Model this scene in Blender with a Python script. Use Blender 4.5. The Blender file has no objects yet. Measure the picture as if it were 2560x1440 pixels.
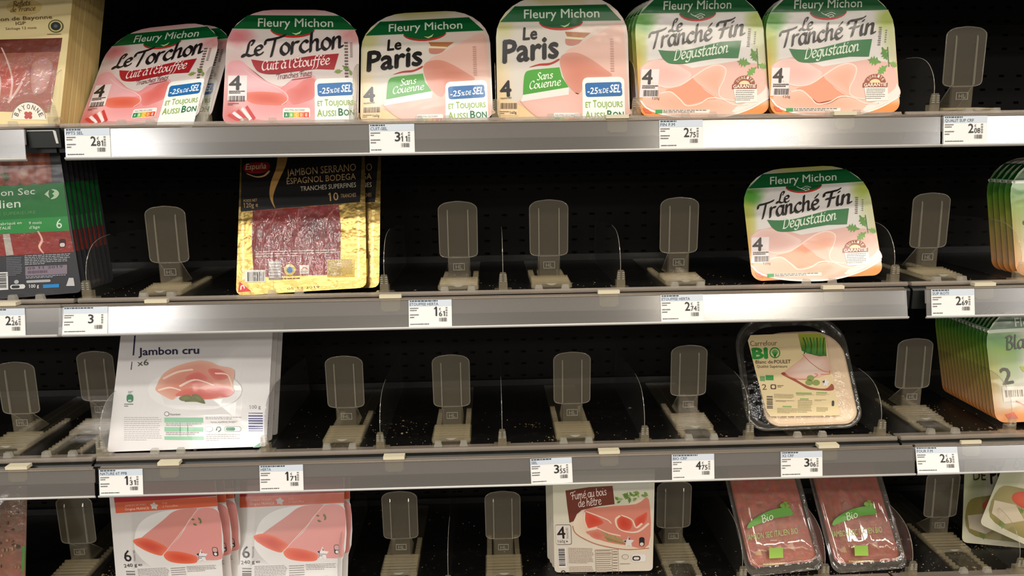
import bpy, math, random
import numpy as np
from mathutils import Matrix, Vector
from mathutils.geometry import tessellate_polygon
SC = bpy.context.scene
COL = SC.collection
random.seed(7)
RND = random.Random(11)

# ------------------------------------------------------------------ camera, world, lamps, exposure
YAW, PITCH, ROLL, FPX = -0.02744, 0.1915, 0.01493, 1850.0
EYE = np.array([0.0, -1.05, 1.40])
def cam_axes():
    cy, sy, ct, st = math.cos(YAW), math.sin(YAW), math.cos(PITCH), math.sin(PITCH)
    f = np.array([-sy*ct, cy*ct, -st]); r0 = np.array([cy, sy, 0.0]); u0 = np.cross(r0, f)
    return math.cos(ROLL)*r0-math.sin(ROLL)*u0, math.cos(ROLL)*u0+math.sin(ROLL)*r0, f
CR, CU, CF = cam_axes()
cd = bpy.data.cameras.new('camera'); cam = bpy.data.objects.new('camera', cd); COL.objects.link(cam)
cd.sensor_width = 36.0; cd.lens = 36.0*FPX/2560.0; cd.clip_start = 0.02
m = Matrix.Identity(4)
for i in range(3):
    m[i][0], m[i][1], m[i][2], m[i][3] = CR[i], CU[i], -CF[i], EYE[i]
cam.matrix_world = m; SC.camera = cam
def unproj(px, py, Y):                      # pixel -> point on the vertical plane y = Y
    d = CF + CR*(px-1280)/FPX + CU*(720-py)/FPX
    t = (Y-EYE[1])/d[1]
    return EYE + d*t
def proj(P):
    d = np.asarray(P, float)-EYE; z = d@CF
    return 1280+FPX*(d@CR)/z, 720-FPX*(d@CU)/z

w = bpy.data.worlds.new('store'); SC.world = w; w.use_nodes = True
bg = w.node_tree.nodes['Background']; bg.inputs[0].default_value = (1.0, 0.90, 0.77, 1); bg.inputs[1].default_value = 0.185
def lamp(x, y, z, sx, sy, watts, col):      # fluorescent ceiling luminaire of the aisle
    l = bpy.data.lights.new('ceiling_lamp', 'AREA'); l.shape = 'RECTANGLE'; l.size = sx; l.size_y = sy
    l.energy = watts; l.color = col
    o = bpy.data.objects.new('ceiling_lamp', l); COL.objects.link(o); o.location = (x, y, z)
    return o
WARM, COOL = (1.0, 0.90, 0.76), (1.0, 0.97, 0.93)
for x, c in ((-2.6, COOL), (-1.0, COOL), (0.6, WARM), (2.2, WARM)):
    lamp(x, -0.85, 3.0, 1.5, 0.16, 11, c)
for x, c in ((-2.5, COOL), (-0.75, COOL), (1.0, WARM), (2.75, WARM)):
    lamp(x, -1.75, 3.0, 1.4, 0.16, 13, c)
for x, c in ((-4.1, COOL), (-1.2, COOL), (1.9, WARM), (5.0, COOL)):
    lamp(x, -3.1, 3.0, 1.5, 0.30, 34, c)
for x, c in ((-3.6, COOL), (2.35, WARM), (5.0, COOL)):
    lamp(x, -5.6, 3.0, 1.2, 0.60, 100 if x == 2.35 else 130, c)
for x, c in ((-9.0, COOL), (-6.2, COOL), (-1.0, WARM), (3.6, WARM), (9.0, COOL)):
    lamp(x, -9.5, 3.0, 1.8, 0.9, 160, c)
for x, c in ((-13.0, COOL), (4.5, WARM), (13.0, COOL)):
    lamp(x, -15.0, 3.0, 2.6, 1.6, 320, c)
SC.view_settings.view_transform = 'Standard'; SC.view_settings.look = 'None'
SC.view_settings.gamma = 1.0; SC.view_settings.use_curve_mapping = False
SC.view_settings.exposure = 0.0

# ------------------------------------------------------------------ colours and materials
def lin(c):
    return tuple((v/12.92 if v <= 0.04045 else ((v+0.055)/1.055)**2.4) for v in (x/255.0 for x in c))
MATS = {}
def nodes_of(name):
    mt = bpy.data.materials.new(name); mt.use_nodes = True; MATS[name] = mt
    nt = mt.node_tree; nt.nodes.clear(); out = nt.nodes.new('ShaderNodeOutputMaterial')
    return mt, nt, out
def bump_into(nt, bsdf, scale, strength, dist=0.002, detail=3.0, stretch=None, inp='Normal'):
    tc = nt.nodes.new('ShaderNodeTexCoord'); n = nt.nodes.new('ShaderNodeTexNoise')
    n.inputs['Scale'].default_value = scale; n.inputs['Detail'].default_value = detail
    src = tc.outputs['Object']
    if stretch:
        mp = nt.nodes.new('ShaderNodeMapping'); mp.inputs['Scale'].default_value = stretch
        nt.links.new(src, mp.inputs[0]); src = mp.outputs[0]
    nt.links.new(src, n.inputs['Vector'])
    b = nt.nodes.new('ShaderNodeBump'); b.inputs['Strength'].default_value = strength; b.inputs['Distance'].default_value = dist
    nt.links.new(n.outputs['Fac'], b.inputs['Height']); nt.links.new(b.outputs[0], bsdf.inputs[inp])
    return n
def solid(name, col, rough=0.5, metal=0.0, spec=0.5, bump=None, noise=None, coat=0.0):
    mt, nt, out = nodes_of(name); b = nt.nodes.new('ShaderNodeBsdfPrincipled')
    b.inputs['Base Color'].default_value = (*lin(col), 1); b.inputs['Roughness'].default_value = rough
    b.inputs['Metallic'].default_value = metal; b.inputs['Specular IOR Level'].default_value = spec
    b.inputs['Coat Weight'].default_value = coat
    nt.links.new(b.outputs[0], out.inputs[0])
    if bump: bump_into(nt, b, *bump)
    if noise:                                # (second colour, scale, low, high)
        tc = nt.nodes.new('ShaderNodeTexCoord'); n = nt.nodes.new('ShaderNodeTexNoise'); n.inputs['Scale'].default_value = noise[1]
        n.inputs['Detail'].default_value = 6; n.inputs['Roughness'].default_value = 0.7
        r = nt.nodes.new('ShaderNodeValToRGB'); r.color_ramp.elements[0].position = noise[2]; r.color_ramp.elements[1].position = noise[3]
        r.color_ramp.elements[0].color = (*lin(col), 1); r.color_ramp.elements[1].color = (*lin(noise[0]), 1)
        nt.links.new(tc.outputs['Object'], n.inputs['Vector']); nt.links.new(n.outputs['Fac'], r.inputs[0]); nt.links.new(r.outputs[0], b.inputs['Base Color'])
    return mt
def printed(name, rough=0.3, coat=0.0, bump=None, metal=0.0, mottle=0.0):
    mt, nt, out = nodes_of(name); b = nt.nodes.new('ShaderNodeBsdfPrincipled')
    a = nt.nodes.new('ShaderNodeAttribute'); a.attribute_name = 'Col'
    src = a.outputs['Color']
    if mottle:
        tc = nt.nodes.new('ShaderNodeTexCoord'); n = nt.nodes.new('ShaderNodeTexNoise'); n.inputs['Scale'].default_value = 90; n.inputs['Detail'].default_value = 5
        mx = nt.nodes.new('ShaderNodeMix'); mx.data_type = 'RGBA'; mx.blend_type = 'OVERLAY'; mx.inputs[0].default_value = mottle
        nt.links.new(tc.outputs['Object'], n.inputs['Vector']); nt.links.new(src, mx.inputs[6]); nt.links.new(n.outputs['Color'], mx.inputs[7]); src = mx.outputs[2]
    nt.links.new(src, b.inputs['Base Color'])
    b.inputs['Roughness'].default_value = rough; b.inputs['Coat Weight'].default_value = coat; b.inputs['Coat Roughness'].default_value = 0.08
    b.inputs['Metallic'].default_value = metal
    nt.links.new(b.outputs[0], out.inputs[0])
    if bump: bump_into(nt, b, *bump)
    if bump and coat: 
        n = bump_into(nt, b, *bump, inp='Coat Normal')
    return mt
def clear(name, haze=0.1, tint=(255, 255, 255), hcol=(225, 220, 205), rough=0.08, ior=1.45, trans=None, bump=None, boost=1.0):
    # clear moulded plastic: lets light straight through, reflects by Fresnel, slightly hazy
    mt, nt, out = nodes_of(name)
    t = nt.nodes.new('ShaderNodeBsdfTransparent'); t.inputs[0].default_value = (*lin(tint), 1)
    d = nt.nodes.new('ShaderNodeBsdfDiffuse'); d.inputs[0].default_value = (*lin(hcol), 1)
    tl = nt.nodes.new('ShaderNodeBsdfTranslucent'); tl.inputs[0].default_value = (*lin(hcol), 1)
    dm = nt.nodes.new('ShaderNodeMixShader'); dm.inputs[0].default_value = 0.4
    nt.links.new(d.outputs[0], dm.inputs[1]); nt.links.new(tl.outputs[0], dm.inputs[2])
    m1 = nt.nodes.new('ShaderNodeMixShader'); m1.inputs[0].default_value = haze
    nt.links.new(t.outputs[0], m1.inputs[1]); nt.links.new(dm.outputs[0], m1.inputs[2])
    g = nt.nodes.new('ShaderNodeBsdfGlossy'); g.inputs['Roughness'].default_value = rough
    fr = nt.nodes.new('ShaderNodeLayerWeight'); fr.inputs[0].default_value = 0.5
    pw = nt.nodes.new('ShaderNodeMath'); pw.operation = 'POWER'; pw.inputs[1].default_value = 4.5; nt.links.new(fr.outputs['Facing'], pw.inputs[0])
    mm = nt.nodes.new('ShaderNodeMath'); mm.operation = 'MULTIPLY_ADD'; mm.use_clamp = True; mm.inputs[1].default_value = 0.9; mm.inputs[2].default_value = 0.03*boost
    nt.links.new(pw.outputs[0], mm.inputs[0]); src = mm.outputs[0]
    m2 = nt.nodes.new('ShaderNodeMixShader'); nt.links.new(src, m2.inputs[0])
    nt.links.new(m1.outputs[0], m2.inputs[1]); nt.links.new(g.outputs[0], m2.inputs[2]); nt.links.new(m2.outputs[0], out.inputs[0])
    if bump:
        n = bump_into(nt, g, *bump)
        for l in list(nt.links):
            if l.to_node == g and l.to_socket.name == 'Normal': nt.links.new(l.from_socket, fr.inputs['Normal'])
    return mt

solid('black_steel', (11, 10, 9), 0.4, noise=((40, 35, 27), 60, 0.55, 0.8))
solid('black_edge', (24, 26, 24), 0.30)
solid('back_panel', (9, 7, 5), 0.7, spec=0.2, noise=((15, 11, 8), 6, 0.4, 0.7))
solid('void', (3, 3, 3), 0.9)
solid('rail_strip', (168, 162, 156), 0.4)
solid('rail_bead', (205, 203, 198), 0.25)
solid('clip_cream', (222, 212, 182), 0.45)
solid('white_metal', (206, 206, 200), 0.35)
solid('crumb', (122, 98, 60), 0.8, noise=((214, 202, 170), 60, 0.5, 0.75))
printed('film_print', 0.32, 0.35, bump=(26, 0.25, 0.0016, 2.0))
printed('card_print', 0.45, 0.05, bump=(30, 0.12, 0.001, 2.0))
printed('vacuum_print', 0.25, 0.8, bump=(55, 0.45, 0.002, 4.0), mottle=0.35)
printed('paper_print', 0.5)
printed('gold_foil', 0.24, 0.0, bump=(34, 0.6, 0.004, 3.0), metal=0.9)
printed('ham_meat', 0.35, 0.4, bump=(60, 0.5, 0.003, 4.0), mottle=0.75)
clear('clear_plastic', 0.075, rough=0.12, hcol=(222, 204, 168), boost=1.6)
clear('clear_edge', 0.34, rough=0.10, boost=2.0)
clear('clear_sled', 0.15, rough=0.15, hcol=(215, 200, 165), boost=1.5)
clear('clear_lip', 0.42, rough=0.2, hcol=(190, 176, 160), boost=1.5)
clear('clear_panel', 0.015, rough=0.03, boost=1.3)
clear('rail_cover', 0.44, rough=0.17, hcol=(150, 145, 139), boost=4.5)
clear('clear_ridge', 0.20, rough=0.12, hcol=(220, 202, 160), boost=2.0)
clear('clear_rim', 0.17, rough=0.10, hcol=(230, 220, 195), boost=2.0)
clear('clear_track', 0.035, rough=0.15, hcol=(205, 190, 150), boost=1.5)
clear('shell', 0.12, rough=0.06, boost=3.5, bump=(30, 0.9, 0.010, 2.0))
clear('wrap_film', 0.0, rough=0.09, boost=2.5, bump=(60, 0.6, 0.006, 3.0))
clear('crinkled_film', 0.02, rough=0.06, boost=4.0, bump=(80, 1.0, 0.016, 3.0, (1.0, 1.0, 0.3)))

# ------------------------------------------------------------------ mesh helpers
class MB:
    def __init__(s): s.v = []; s.f = []; s.c = []; s.sm = []
    def add(s, vs, fs, col=None, smooth=False):
        o = len(s.v); s.v += [tuple(map(float, p)) for p in vs]
        s.f += [tuple(i+o for i in q) for q in fs]; s.sm += [smooth]*len(fs)
        if col is None: col = (1, 1, 1)
        s.c += (list(col) if isinstance(col, list) else [col]*len(vs))
        return s
    def box(s, x0, x1, y0, y1, z0, z1, col=None):
        vs = [(x, y, z) for z in (z0, z1) for y in (y0, y1) for x in (x0, x1)]
        return s.add(vs, [(0, 2, 3, 1), (4, 5, 7, 6), (0, 1, 5, 4), (2, 6, 7, 3), (0, 4, 6, 2), (1, 3, 7, 5)], col)
    def prism(s, pts, axis, a, b, col=None):    # closed 2-d outline extruded along axis 'x' (y,z) or 'y' (x,z)
        n = len(pts)
        def P(p, t): return (t, p[0], p[1]) if axis == 'x' else (p[0], t, p[1])
        vs = [P(p, a) for p in pts]+[P(p, b) for p in pts]
        fs = [(i, (i+1) % n, n+(i+1) % n, n+i) for i in range(n)]
        tr = tessellate_polygon([[Vector((p[0], p[1], 0)) for p in pts]])
        fs += [tuple(t) for t in tr]+[tuple(n+i for i in reversed(t)) for t in tr]
        return s.add(vs, fs, col)
    def tube(s, path, r, n=6, col=None, closed=False):
        P = [Vector(p) for p in path]; k = len(P); vs = []; fs = []
        for i, p in enumerate(P):
            a = P[i-1] if (i > 0 or closed) else p; b = P[(i+1) % k] if (i < k-1 or closed) else p
            d = (b-a).normalized(); u = d.orthogonal().normalized() if abs(d.z) > 0.9 or True else None
            ref = Vector((0, 1, 0)) if abs(d.y) < 0.9 else Vector((1, 0, 0))
            u = d.cross(ref).normalized(); w2 = d.cross(u)
            rr = r[i] if isinstance(r, (list, tuple)) else r
            vs += [p+(u*math.cos(6.2832*j/n)+w2*math.sin(6.2832*j/n))*rr for j in range(n)]
        for i in range(k if closed else k-1):
            for j in range(n):
                q = (i+1) % k
                fs.append((i*n+j, i*n+(j+1) % n, q*n+(j+1) % n, q*n+j))
        if not closed: fs += [tuple(range(n))[::-1], tuple((k-1)*n+j for j in range(n))]
        return s.add(vs, fs, col, True)
    def mesh(s, name, mat):
        me = bpy.data.meshes.new(name); me.from_pydata(s.v, [], s.f)
        me.materials.append(MATS[mat])
        at = me.color_attributes.new('Col', 'FLOAT_COLOR', 'POINT')
        at.data.foreach_set('color', np.array([(*c, 1.0) for c in s.c], dtype=np.float32).ravel())
        me.polygons.foreach_set('use_smooth', np.array(s.sm, dtype=bool))
        me.update(); return me
def obj(name, data, parent=None):
    o = bpy.data.objects.new(name.strip(), data); COL.objects.link(o)
    if parent: o.parent = parent
    return o
def part(mb, name, mat, parent): return obj(name, mb.mesh(name, mat), parent)
def tag(o, label, cat, group=None, kind=None):
    if label: o['label'] = label
    if cat: o['category'] = cat
    if group: o['group'] = group
    if kind: o['kind'] = kind
    return o
def catmull(pts, k=5, closed=False):
    P = [np.array(p, float) for p in pts]; n = len(P)
    if n < 3: return P
    out = []
    for i in range(n if closed else n-1):
        g = (lambda j: P[j % n]) if closed else (lambda j: P[min(max(j, 0), n-1)])
        a, b, c, d = g(i-1), g(i), g(i+1), g(i+2)
        for t in np.linspace(0, 1, k, endpoint=False):
            out.append(0.5*((2*b)+(-a+c)*t+(2*a-5*b+4*c-d)*t*t+(-a+3*b-3*c+d)*t**3))
    if not closed: out.append(P[-1])
    return out

# ------------------------------------------------------------------ lettering
_T = {}
def RAW(t):                                 # right edge of a piece of text
    cu = bpy.data.curves.new('t', 'FONT'); cu.body = t; o = bpy.data.objects.new('t', cu); me = bpy.data.meshes.new_from_object(o)
    x = max(v.co.x for v in me.vertices); bpy.data.objects.remove(o); bpy.data.curves.remove(cu); bpy.data.meshes.remove(me); return x
def glyphs(s, bold=0.0):                    # built-in sans face as flat triangles, cap height 1
    key = (s, bold)
    if key not in _T:
        cu = bpy.data.curves.new('t', 'FONT'); cu.body = s; cu.size = 1.0; cu.offset = bold; cu.resolution_u = 2
        o = bpy.data.objects.new('t', cu); me = bpy.data.meshes.new_from_object(o)
        v = np.array([x.co[:2] for x in me.vertices]) if len(me.vertices) else np.zeros((0, 2))
        f = [tuple(p.vertices) for p in me.polygons]
        bpy.data.objects.remove(o); bpy.data.curves.remove(cu); bpy.data.meshes.remove(me)
        _T[key] = (v, f)
        v0 = v
        for i, ch in enumerate(s):                # the built-in face draws 1 as a plain bar: give it its flag
            if ch == '1':
                x1 = RAW(s[:i+1]) if i < len(s)-1 else v0[:, 0].max()
                top = .729; o = len(v); v = np.vstack([v, [(x1-.02, top), (x1-.09, top), (x1-.21, top-.13), (x1-.21, top-.21), (x1-.09, top-.11), (x1-.02, top-.11)]])
                f = f+[tuple(range(o, o+6))]; _T[key] = (v, f)
    return _T[key]
CAP = None
PEN = {  # calligraphic strokes: x-height .62, ascender 1
'a': (.58, [[(.48, .52), (.3, .62), (.1, .45), (.07, .2), (.2, .0), (.38, .12), (.48, .45)], [(.49, .62), (.44, .2), (.5, .02), (.6, .08)]]),
'b': (.54, [[(.14, 1.0), (.1, .5), (.1, .05)], [(.1, .42), (.28, .62), (.46, .45), (.44, .15), (.28, 0), (.1, .08)]]),
'c': (.5, [[(.44, .52), (.3, .62), (.1, .42), (.08, .18), (.25, 0), (.46, .1)]]),
'd': (.58, [[(.46, .52), (.28, .62), (.08, .4), (.08, .15), (.22, 0), (.4, .14), (.47, .4)], [(.5, 1.0), (.45, .5), (.44, .15), (.54, .02)]]),
'e': (.52, [[(.08, .3), (.34, .34), (.45, .48), (.32, .62), (.13, .5), (.07, .25), (.2, .0), (.4, .04), (.48, .12)]]),
'f': (.4, [[(.52, .92), (.4, 1.0), (.28, .85), (.2, .4), (.14, -.1), (.02, -.3)], [(.04, .58), (.42, .6)]]),
'g': (.56, [[(.48, .52), (.3, .62), (.1, .45), (.08, .2), (.22, .04), (.4, .15), (.48, .45)], [(.5, .62), (.44, .1), (.36, -.22), (.18, -.32), (.03, -.22)]]),
'h': (.58, [[(.14, 1.0), (.1, .5), (.07, 0)], [(.1, .35), (.28, .6), (.42, .55), (.41, .25), (.42, .04), (.54, .06)]]),
'i': (.26, [[(.1, .6), (.07, .2), (.12, .0), (.22, .06)], [(.13, .84), (.15, .86)]]),
'l': (.26, [[(.14, 1.0), (.08, .4), (.1, .05), (.22, .04)]]),
'm': (.84, [[(.1, .62), (.08, .3), (.06, 0)], [(.09, .36), (.24, .6), (.36, .55), (.35, .25), (.33, 0)], [(.36, .36), (.52, .6), (.66, .55), (.65, .25), (.66, .04), (.8, .08)]]),
'n': (.58, [[(.1, .62), (.08, .3), (.06, 0)], [(.09, .36), (.26, .6), (.4, .55), (.39, .25), (.4, .04), (.54, .08)]]),
'o': (.54, [[(.28, .62), (.1, .45), (.08, .18), (.26, 0), (.46, .18), (.46, .45), (.28, .62)]]),
'r': (.42, [[(.1, .62), (.08, .3), (.06, 0)], [(.09, .36), (.22, .58), (.4, .6)]]),
's': (.46, [[(.42, .54), (.26, .62), (.13, .5), (.25, .33), (.38, .18), (.26, 0), (.06, .07)]]),
't': (.4, [[(.2, .88), (.14, .4), (.14, .06), (.26, 0), (.38, .08)], [(.02, .6), (.38, .62)]]),
'u': (.58, [[(.08, .6), (.07, .2), (.2, .0), (.38, .15), (.45, .5)], [(.46, .62), (.42, .15), (.52, .03)]]),
'L': (.62, [[(.5, .72), (.62, .95), (.46, 1.0), (.34, .8), (.28, .4), (.18, .08), (.02, .0), (.0, .1), (.2, .12), (.42, .0), (.64, .06)]]),
'T': (.72, [[(.0, .7), (.04, .9), (.3, .92), (.7, .97), (.98, 1.05)], [(.52, .95), (.42, .5), (.3, .0)]]),
'F': (.66, [[(.02, .7), (.06, .9), (.35, .93), (.7, .98), (.85, 1.06)], [(.44, .95), (.36, .5), (.27, .0)], [(.15, .5), (.58, .53)]]),
'P': (.62, [[(.16, .95), (.12, .4), (.08, 0)], [(.0, .88), (.25, 1.0), (.56, .88), (.54, .6), (.32, .46), (.13, .5)]]),
'D': (.72, [[(.22, .92), (.16, .5), (.1, .02)], [(.0, .85), (.3, 1.0), (.64, .82), (.64, .35), (.38, .02), (.05, .02)]]),
'C': (.6, [[(.6, .8), (.48, 1.0), (.18, .78), (.1, .3), (.3, 0), (.6, .14)]]),
'E': (.58, [[(.56, .88), (.34, 1.0), (.18, .8), (.3, .56), (.44, .55)], [(.3, .55), (.08, .35), (.15, .05), (.38, 0), (.58, .14)]]),
'S': (.52, [[(.5, .85), (.32, 1.0), (.15, .82), (.28, .55), (.42, .28), (.28, 0), (.04, .1)]]),
'R': (.62, [[(.16, .95), (.12, .4), (.08, 0)], [(.0, .88), (.25, 1.0), (.54, .88), (.5, .62), (.3, .5), (.13, .52)], [(.3, .5), (.46, .2), (.64, .02)]]),
'B': (.6, [[(.16, .96), (.12, .5), (.1, .02)], [(.04, .9), (.3, 1.0), (.48, .82), (.34, .58), (.16, .53)], [(.2, .54), (.46, .45), (.5, .18), (.3, .0), (.08, .04)]]),
"'": (.18, [[(.12, 1.0), (.06, .8)]]), ' ': (.26, []), '-': (.3, [[(.05, .3), (.26, .3)]])}
for ch, base, acc in (('é', 'e', [(.28, .76), (.44, .93)]), ('à', 'a', [(.2, .92), (.34, .76)]), ('É', 'E', [(.36, 1.12), (.5, 1.26)])):
    PEN[ch] = (PEN[base][0], PEN[base][1]+[acc])
PEN['ê'] = (.52, PEN['e'][1]+[[(.14, .76), (.28, .92), (.42, .76)]])
def stroke_tris(pts, a, b, ang):            # elliptical nib swept along a path
    P = [np.array(p, float) for p in pts]; c, s = math.cos(ang), math.sin(ang)
    R = np.array([[c, -s], [s, c]]); M = R@np.diag([a*a, b*b])@R.T
    V = []; F = []; n = len(P)
    for i, p in enumerate(P):
        d = P[min(i+1, n-1)]-P[max(i-1, 0)]; L = math.hypot(*d) or 1e-9
        nn = np.array([-d[1], d[0]])/L; sp = M@nn/math.sqrt(nn@M@nn)
        V += [p+sp, p-sp]
        if i: F.append((2*i-2, 2*i-1, 2*i+1, 2*i))
    for p in (P[0], P[-1]):
        o = len(V); V += [p+R@np.array([a*math.cos(t), b*math.sin(t)]) for t in np.arange(8)*math.pi/4]
        F.append(tuple(range(o, o+8)))
    return V, F
def pen_text(s, a=.085, b=.03, ang=.7, shear=.12):
    V = []; F = []; x = 0.0; Z = []; kz = 0
    for ch in s:
        adv, st = PEN[ch]
        for k in st:
            v, f = stroke_tris(catmull([(x+px, py) for px, py in k], 5), a, b, ang)
            o = len(V); V += v; F += [tuple(i+o for i in q) for q in f]; m_ = len(v)-16
            Z += list(np.linspace(0, .12, m_)+.30*(kz % 3))+[.15+.30*(kz % 3)]*8+[.18+.30*(kz % 3)]*8; kz += 1
        x += adv
    V = np.array(V); V[:, 0] += shear*V[:, 1]
    return V, F, Z

# ------------------------------------------------------------------ printed faces (drawn on the pack's own plane)
def homography(src, dst):
    A = []
    for (x, y), (u, v) in zip(src, dst):
        A += [[x, y, 1, 0, 0, 0, -u*x, -u*y, -u], [0, 0, 0, x, y, 1, -v*x, -v*y, -v]]
    return np.linalg.svd(np.array(A, float))[2][-1].reshape(3, 3)
LAY = 0.00016
class Face:
    """Print on a W x H panel; layouts are written in the units of a sketch whose panel corners are quad (BL, BR, TR, TL)."""
    def __init__(s, W, H, quad=None):
        s.W, s.H, s.parts, s.mats = W, H, {}, {}
        quad = quad or [(0, 100), (100, 100), (100, 0), (0, 0)]
        s.Hm = homography(quad, [(-W/2, 0), (W/2, 0), (W/2, H), (-W/2, H)]); s.Hi = np.linalg.inv(s.Hm)
        s.bulge = lambda x, z: 0.0
    def loc(s, pts):
        P = np.array(pts, float).reshape(-1, 2); q = np.c_[P, np.ones(len(P))]@s.Hm.T
        return q[:, :2]/q[:, 2:]
    def inv(s, pts):
        P = np.array(pts, float).reshape(-1, 2); q = np.c_[P, np.ones(len(P))]@s.Hi.T
        return q[:, :2]/q[:, 2:]
    def put(s, pn, pts, faces, col, layer, mat='film_print', smooth=False, dl=None):
        q = s.loc(pts); dl = dl if dl is not None else [0.0]*len(q); mb = s.parts.setdefault(pn, MB()); s.mats.setdefault(pn, mat)
        cols = [lin(col(*p)) for p in pts] if callable(col) else lin(col)
        mb.add([(x, -(LAY*(layer+d)+s.bulge(x, z)), z) for (x, z), d in zip(q, dl)], faces, cols, smooth)
    def poly(s, pn, pts, col, layer=1, sm=False, mat='film_print', k=5):
        if sm: pts = catmull(pts, k, True)
        pts = [tuple(p) for p in pts]
        t = tessellate_polygon([[Vector((p[0], p[1], 0)) for p in pts]])
        s.put(pn, pts, [tuple(x) for x in t], col, layer, mat)
    def blob(s, pn, pts, c0, c1, layer=1, rings=4, sm=True, mat='film_print', ctr=None):   # c0 in the middle, c1 at the edge
        if sm: pts = catmull(pts, 4, True)
        P = np.array(pts); c = np.array(ctr) if ctr else P.mean(0); n = len(P); V = [c]; K = [c0]; F = []
        for r in range(1, rings+1):
            t = r/rings; V += list(c+(P-c)*t); K += [tuple(c0[i]+(c1[i]-c0[i])*t*t for i in range(3))]*n
            o = 1+(r-1)*n
            for i in range(n):
                j = (i+1) % n
                F.append((0, o+i, o+j) if r == 1 else (o-n+i, o+i, o+j, o-n+j))
        q = s.loc(V); mb = s.parts.setdefault(pn, MB()); s.mats.setdefault(pn, mat)
        mb.add([(x, -(LAY*layer+s.bulge(x, z)), z) for x, z in q], F, [lin(k) for k in K])
    def rect(s, pn, x0, y0, x1, y1, col, layer=1, mat='film_print'): s.poly(pn, [(x0, y0), (x1, y0), (x1, y1), (x0, y1)], col, layer, mat=mat)
    def rrect(s, pn, x0, y0, x1, y1, r, col, layer=1, skew=0.0, rise=0.0, mat='film_print'):
        pts = []
        for cx, cy, a0 in ((x1-r, y0+r, -90), (x1-r, y1-r, 0), (x0+r, y1-r, 90), (x0+r, y0+r, 180)):
            for t in range(0, 91, 30):
                a = math.radians(a0+t); pts.append((cx+r*math.cos(a), cy+r*math.sin(a)))
        ym = (y0+y1)/2
        s.poly(pn, [(x-skew*(y-ym), y-rise*(x-x0)/(x1-x0)) for x, y in pts], col, layer, mat=mat)
    def disc(s, pn, cx, cy, rx, ry, col, layer=1, n=20, a0=0, a1=360, mat='film_print'):
        s.poly(pn, [(cx+rx*math.cos(math.radians(a0+(a1-a0)*i/n)), cy-ry*math.sin(math.radians(a0+(a1-a0)*i/n))) for i in range(n+(a1-a0 < 360))], col, layer, mat=mat)
    def line(s, pn, pts, w_, col, layer=2, sm=True, mat='film_print', thin=1.0):
        if sm: pts = catmull(pts, 5)
        v, f = stroke_tris(pts, w_/2, w_/2*thin, .6); s.put(pn, v, f, col, layer, mat)
    def text(s, pn, t, p0, p1, h, col, layer=3, bold=0.0, shear=0.0, pen=None, mat='film_print', arc=0.0):
        global CAP
        DZ = None
        if pen: V, F, DZ = pen_text(t, **pen); wd = V[:, 0].max(); x0 = V[:, 0].min()
        else:
            if CAP is None: CAP = glyphs('H')[0][:, 1].max()
            V, F = glyphs(t); V = V/CAP
            if not len(V): return
            V = V.copy()
            if bold > 0:                       # heavier weight: the letter shifted over itself
                b = bold*.9; n0 = len(V); V0 = V; F0 = F; V = np.vstack([V0+[dx, dy] for dx, dy in ((-b, 0), (b, 0), (0, b), (0, -b))]); F = [tuple(i+k*n0 for i in q) for k in range(4) for q in F0]; DZ = [.08*k for k in range(4) for _ in range(n0)]
            x0 = V[:, 0].min(); wd = V[:, 0].max()
            V[:, 0] += shear*V[:, 1]*h/(math.dist(p0, p1)/(wd-x0))
        p0 = np.array(p0, float); p1 = np.array(p1, float); d = p1-p0; L = math.hypot(*d); e = d/L; up = np.array([e[1], -e[0]])
        tx = (V[:, 0:1]-x0)/(wd-x0)
        P = p0+tx*d+up*V[:, 1:2]*h
        if arc: P = P+up*(arc*(1-(2*tx-1)**2))
        s.put(pn, [tuple(p) for p in P], F, col, layer, mat, dl=DZ)
    def arctext(s, pn, t, cx, cy, rx, ry, a0, a1, h, col, layer=3, mat='film_print'):      # letters set one by one round an arc, angles in degrees
        n = len(t)
        for i, ch in enumerate(t):
            a, b = (math.radians(a0+(a1-a0)*(i+k)/n) for k in (.12, .88))
            s.text(pn, ch, (cx+rx*math.cos(a), cy-ry*math.sin(a)), (cx+rx*math.cos(b), cy-ry*math.sin(b)), h, col, layer, .015, mat=mat)
    def micro(s, pn, x0, y0, x1, y1, rows, col, layer=3, fill=.85, th=.45, rise=0.0, mat='film_print'):   # print too small to read
        dy = (y1-y0)/rows; vs = []; fs = []
        for r in range(rows):
            x = x0; yy = y0+r*dy; end = x0+(x1-x0)*(1 if r < rows-1 else RND.uniform(.4, .9))
            while x < end:
                L = RND.uniform(.03, .12)*(x1-x0)*fill
                if x+L > end: break
                o = len(vs); q = rise*(x-x0)/(x1-x0); vs += [(x, yy-q), (x+L, yy-q), (x+L, yy+dy*th-q), (x, yy+dy*th-q)]; fs.append((o, o+1, o+2, o+3)); x += L+.015*(x1-x0)
        if vs: s.put(pn, vs, fs, col, layer, mat)
    def bars(s, pn, x0, y0, x1, y1, col=(30, 25, 25), layer=3, n=22, vert=False, rise=0.0, mat='film_print'):
        vs = []; fs = []; t = 0.0; rr = random.Random(n+int(x0))
        while t < 1:
            wv = rr.choice((.4, .6, 1.0, 1.4))/n
            if t+wv > 1: break
            o = len(vs)
            q = [(x0+(x1-x0)*t, y0), (x0+(x1-x0)*(t+wv), y0), (x0+(x1-x0)*(t+wv), y1), (x0+(x1-x0)*t, y1)] if not vert else \
                [(x0, y0+(y1-y0)*t), (x1, y0+(y1-y0)*t), (x1, y0+(y1-y0)*(t+wv)), (x0, y0+(y1-y0)*(t+wv))]
            vs += [(a, b-rise*(a-x0)/(x1-x0)) for a, b in q]; fs.append((o, o+1, o+2, o+3)); t += wv+rr.choice((.4, .6, .9))/n
        s.put(pn, vs, fs, col, layer, mat)
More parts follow.
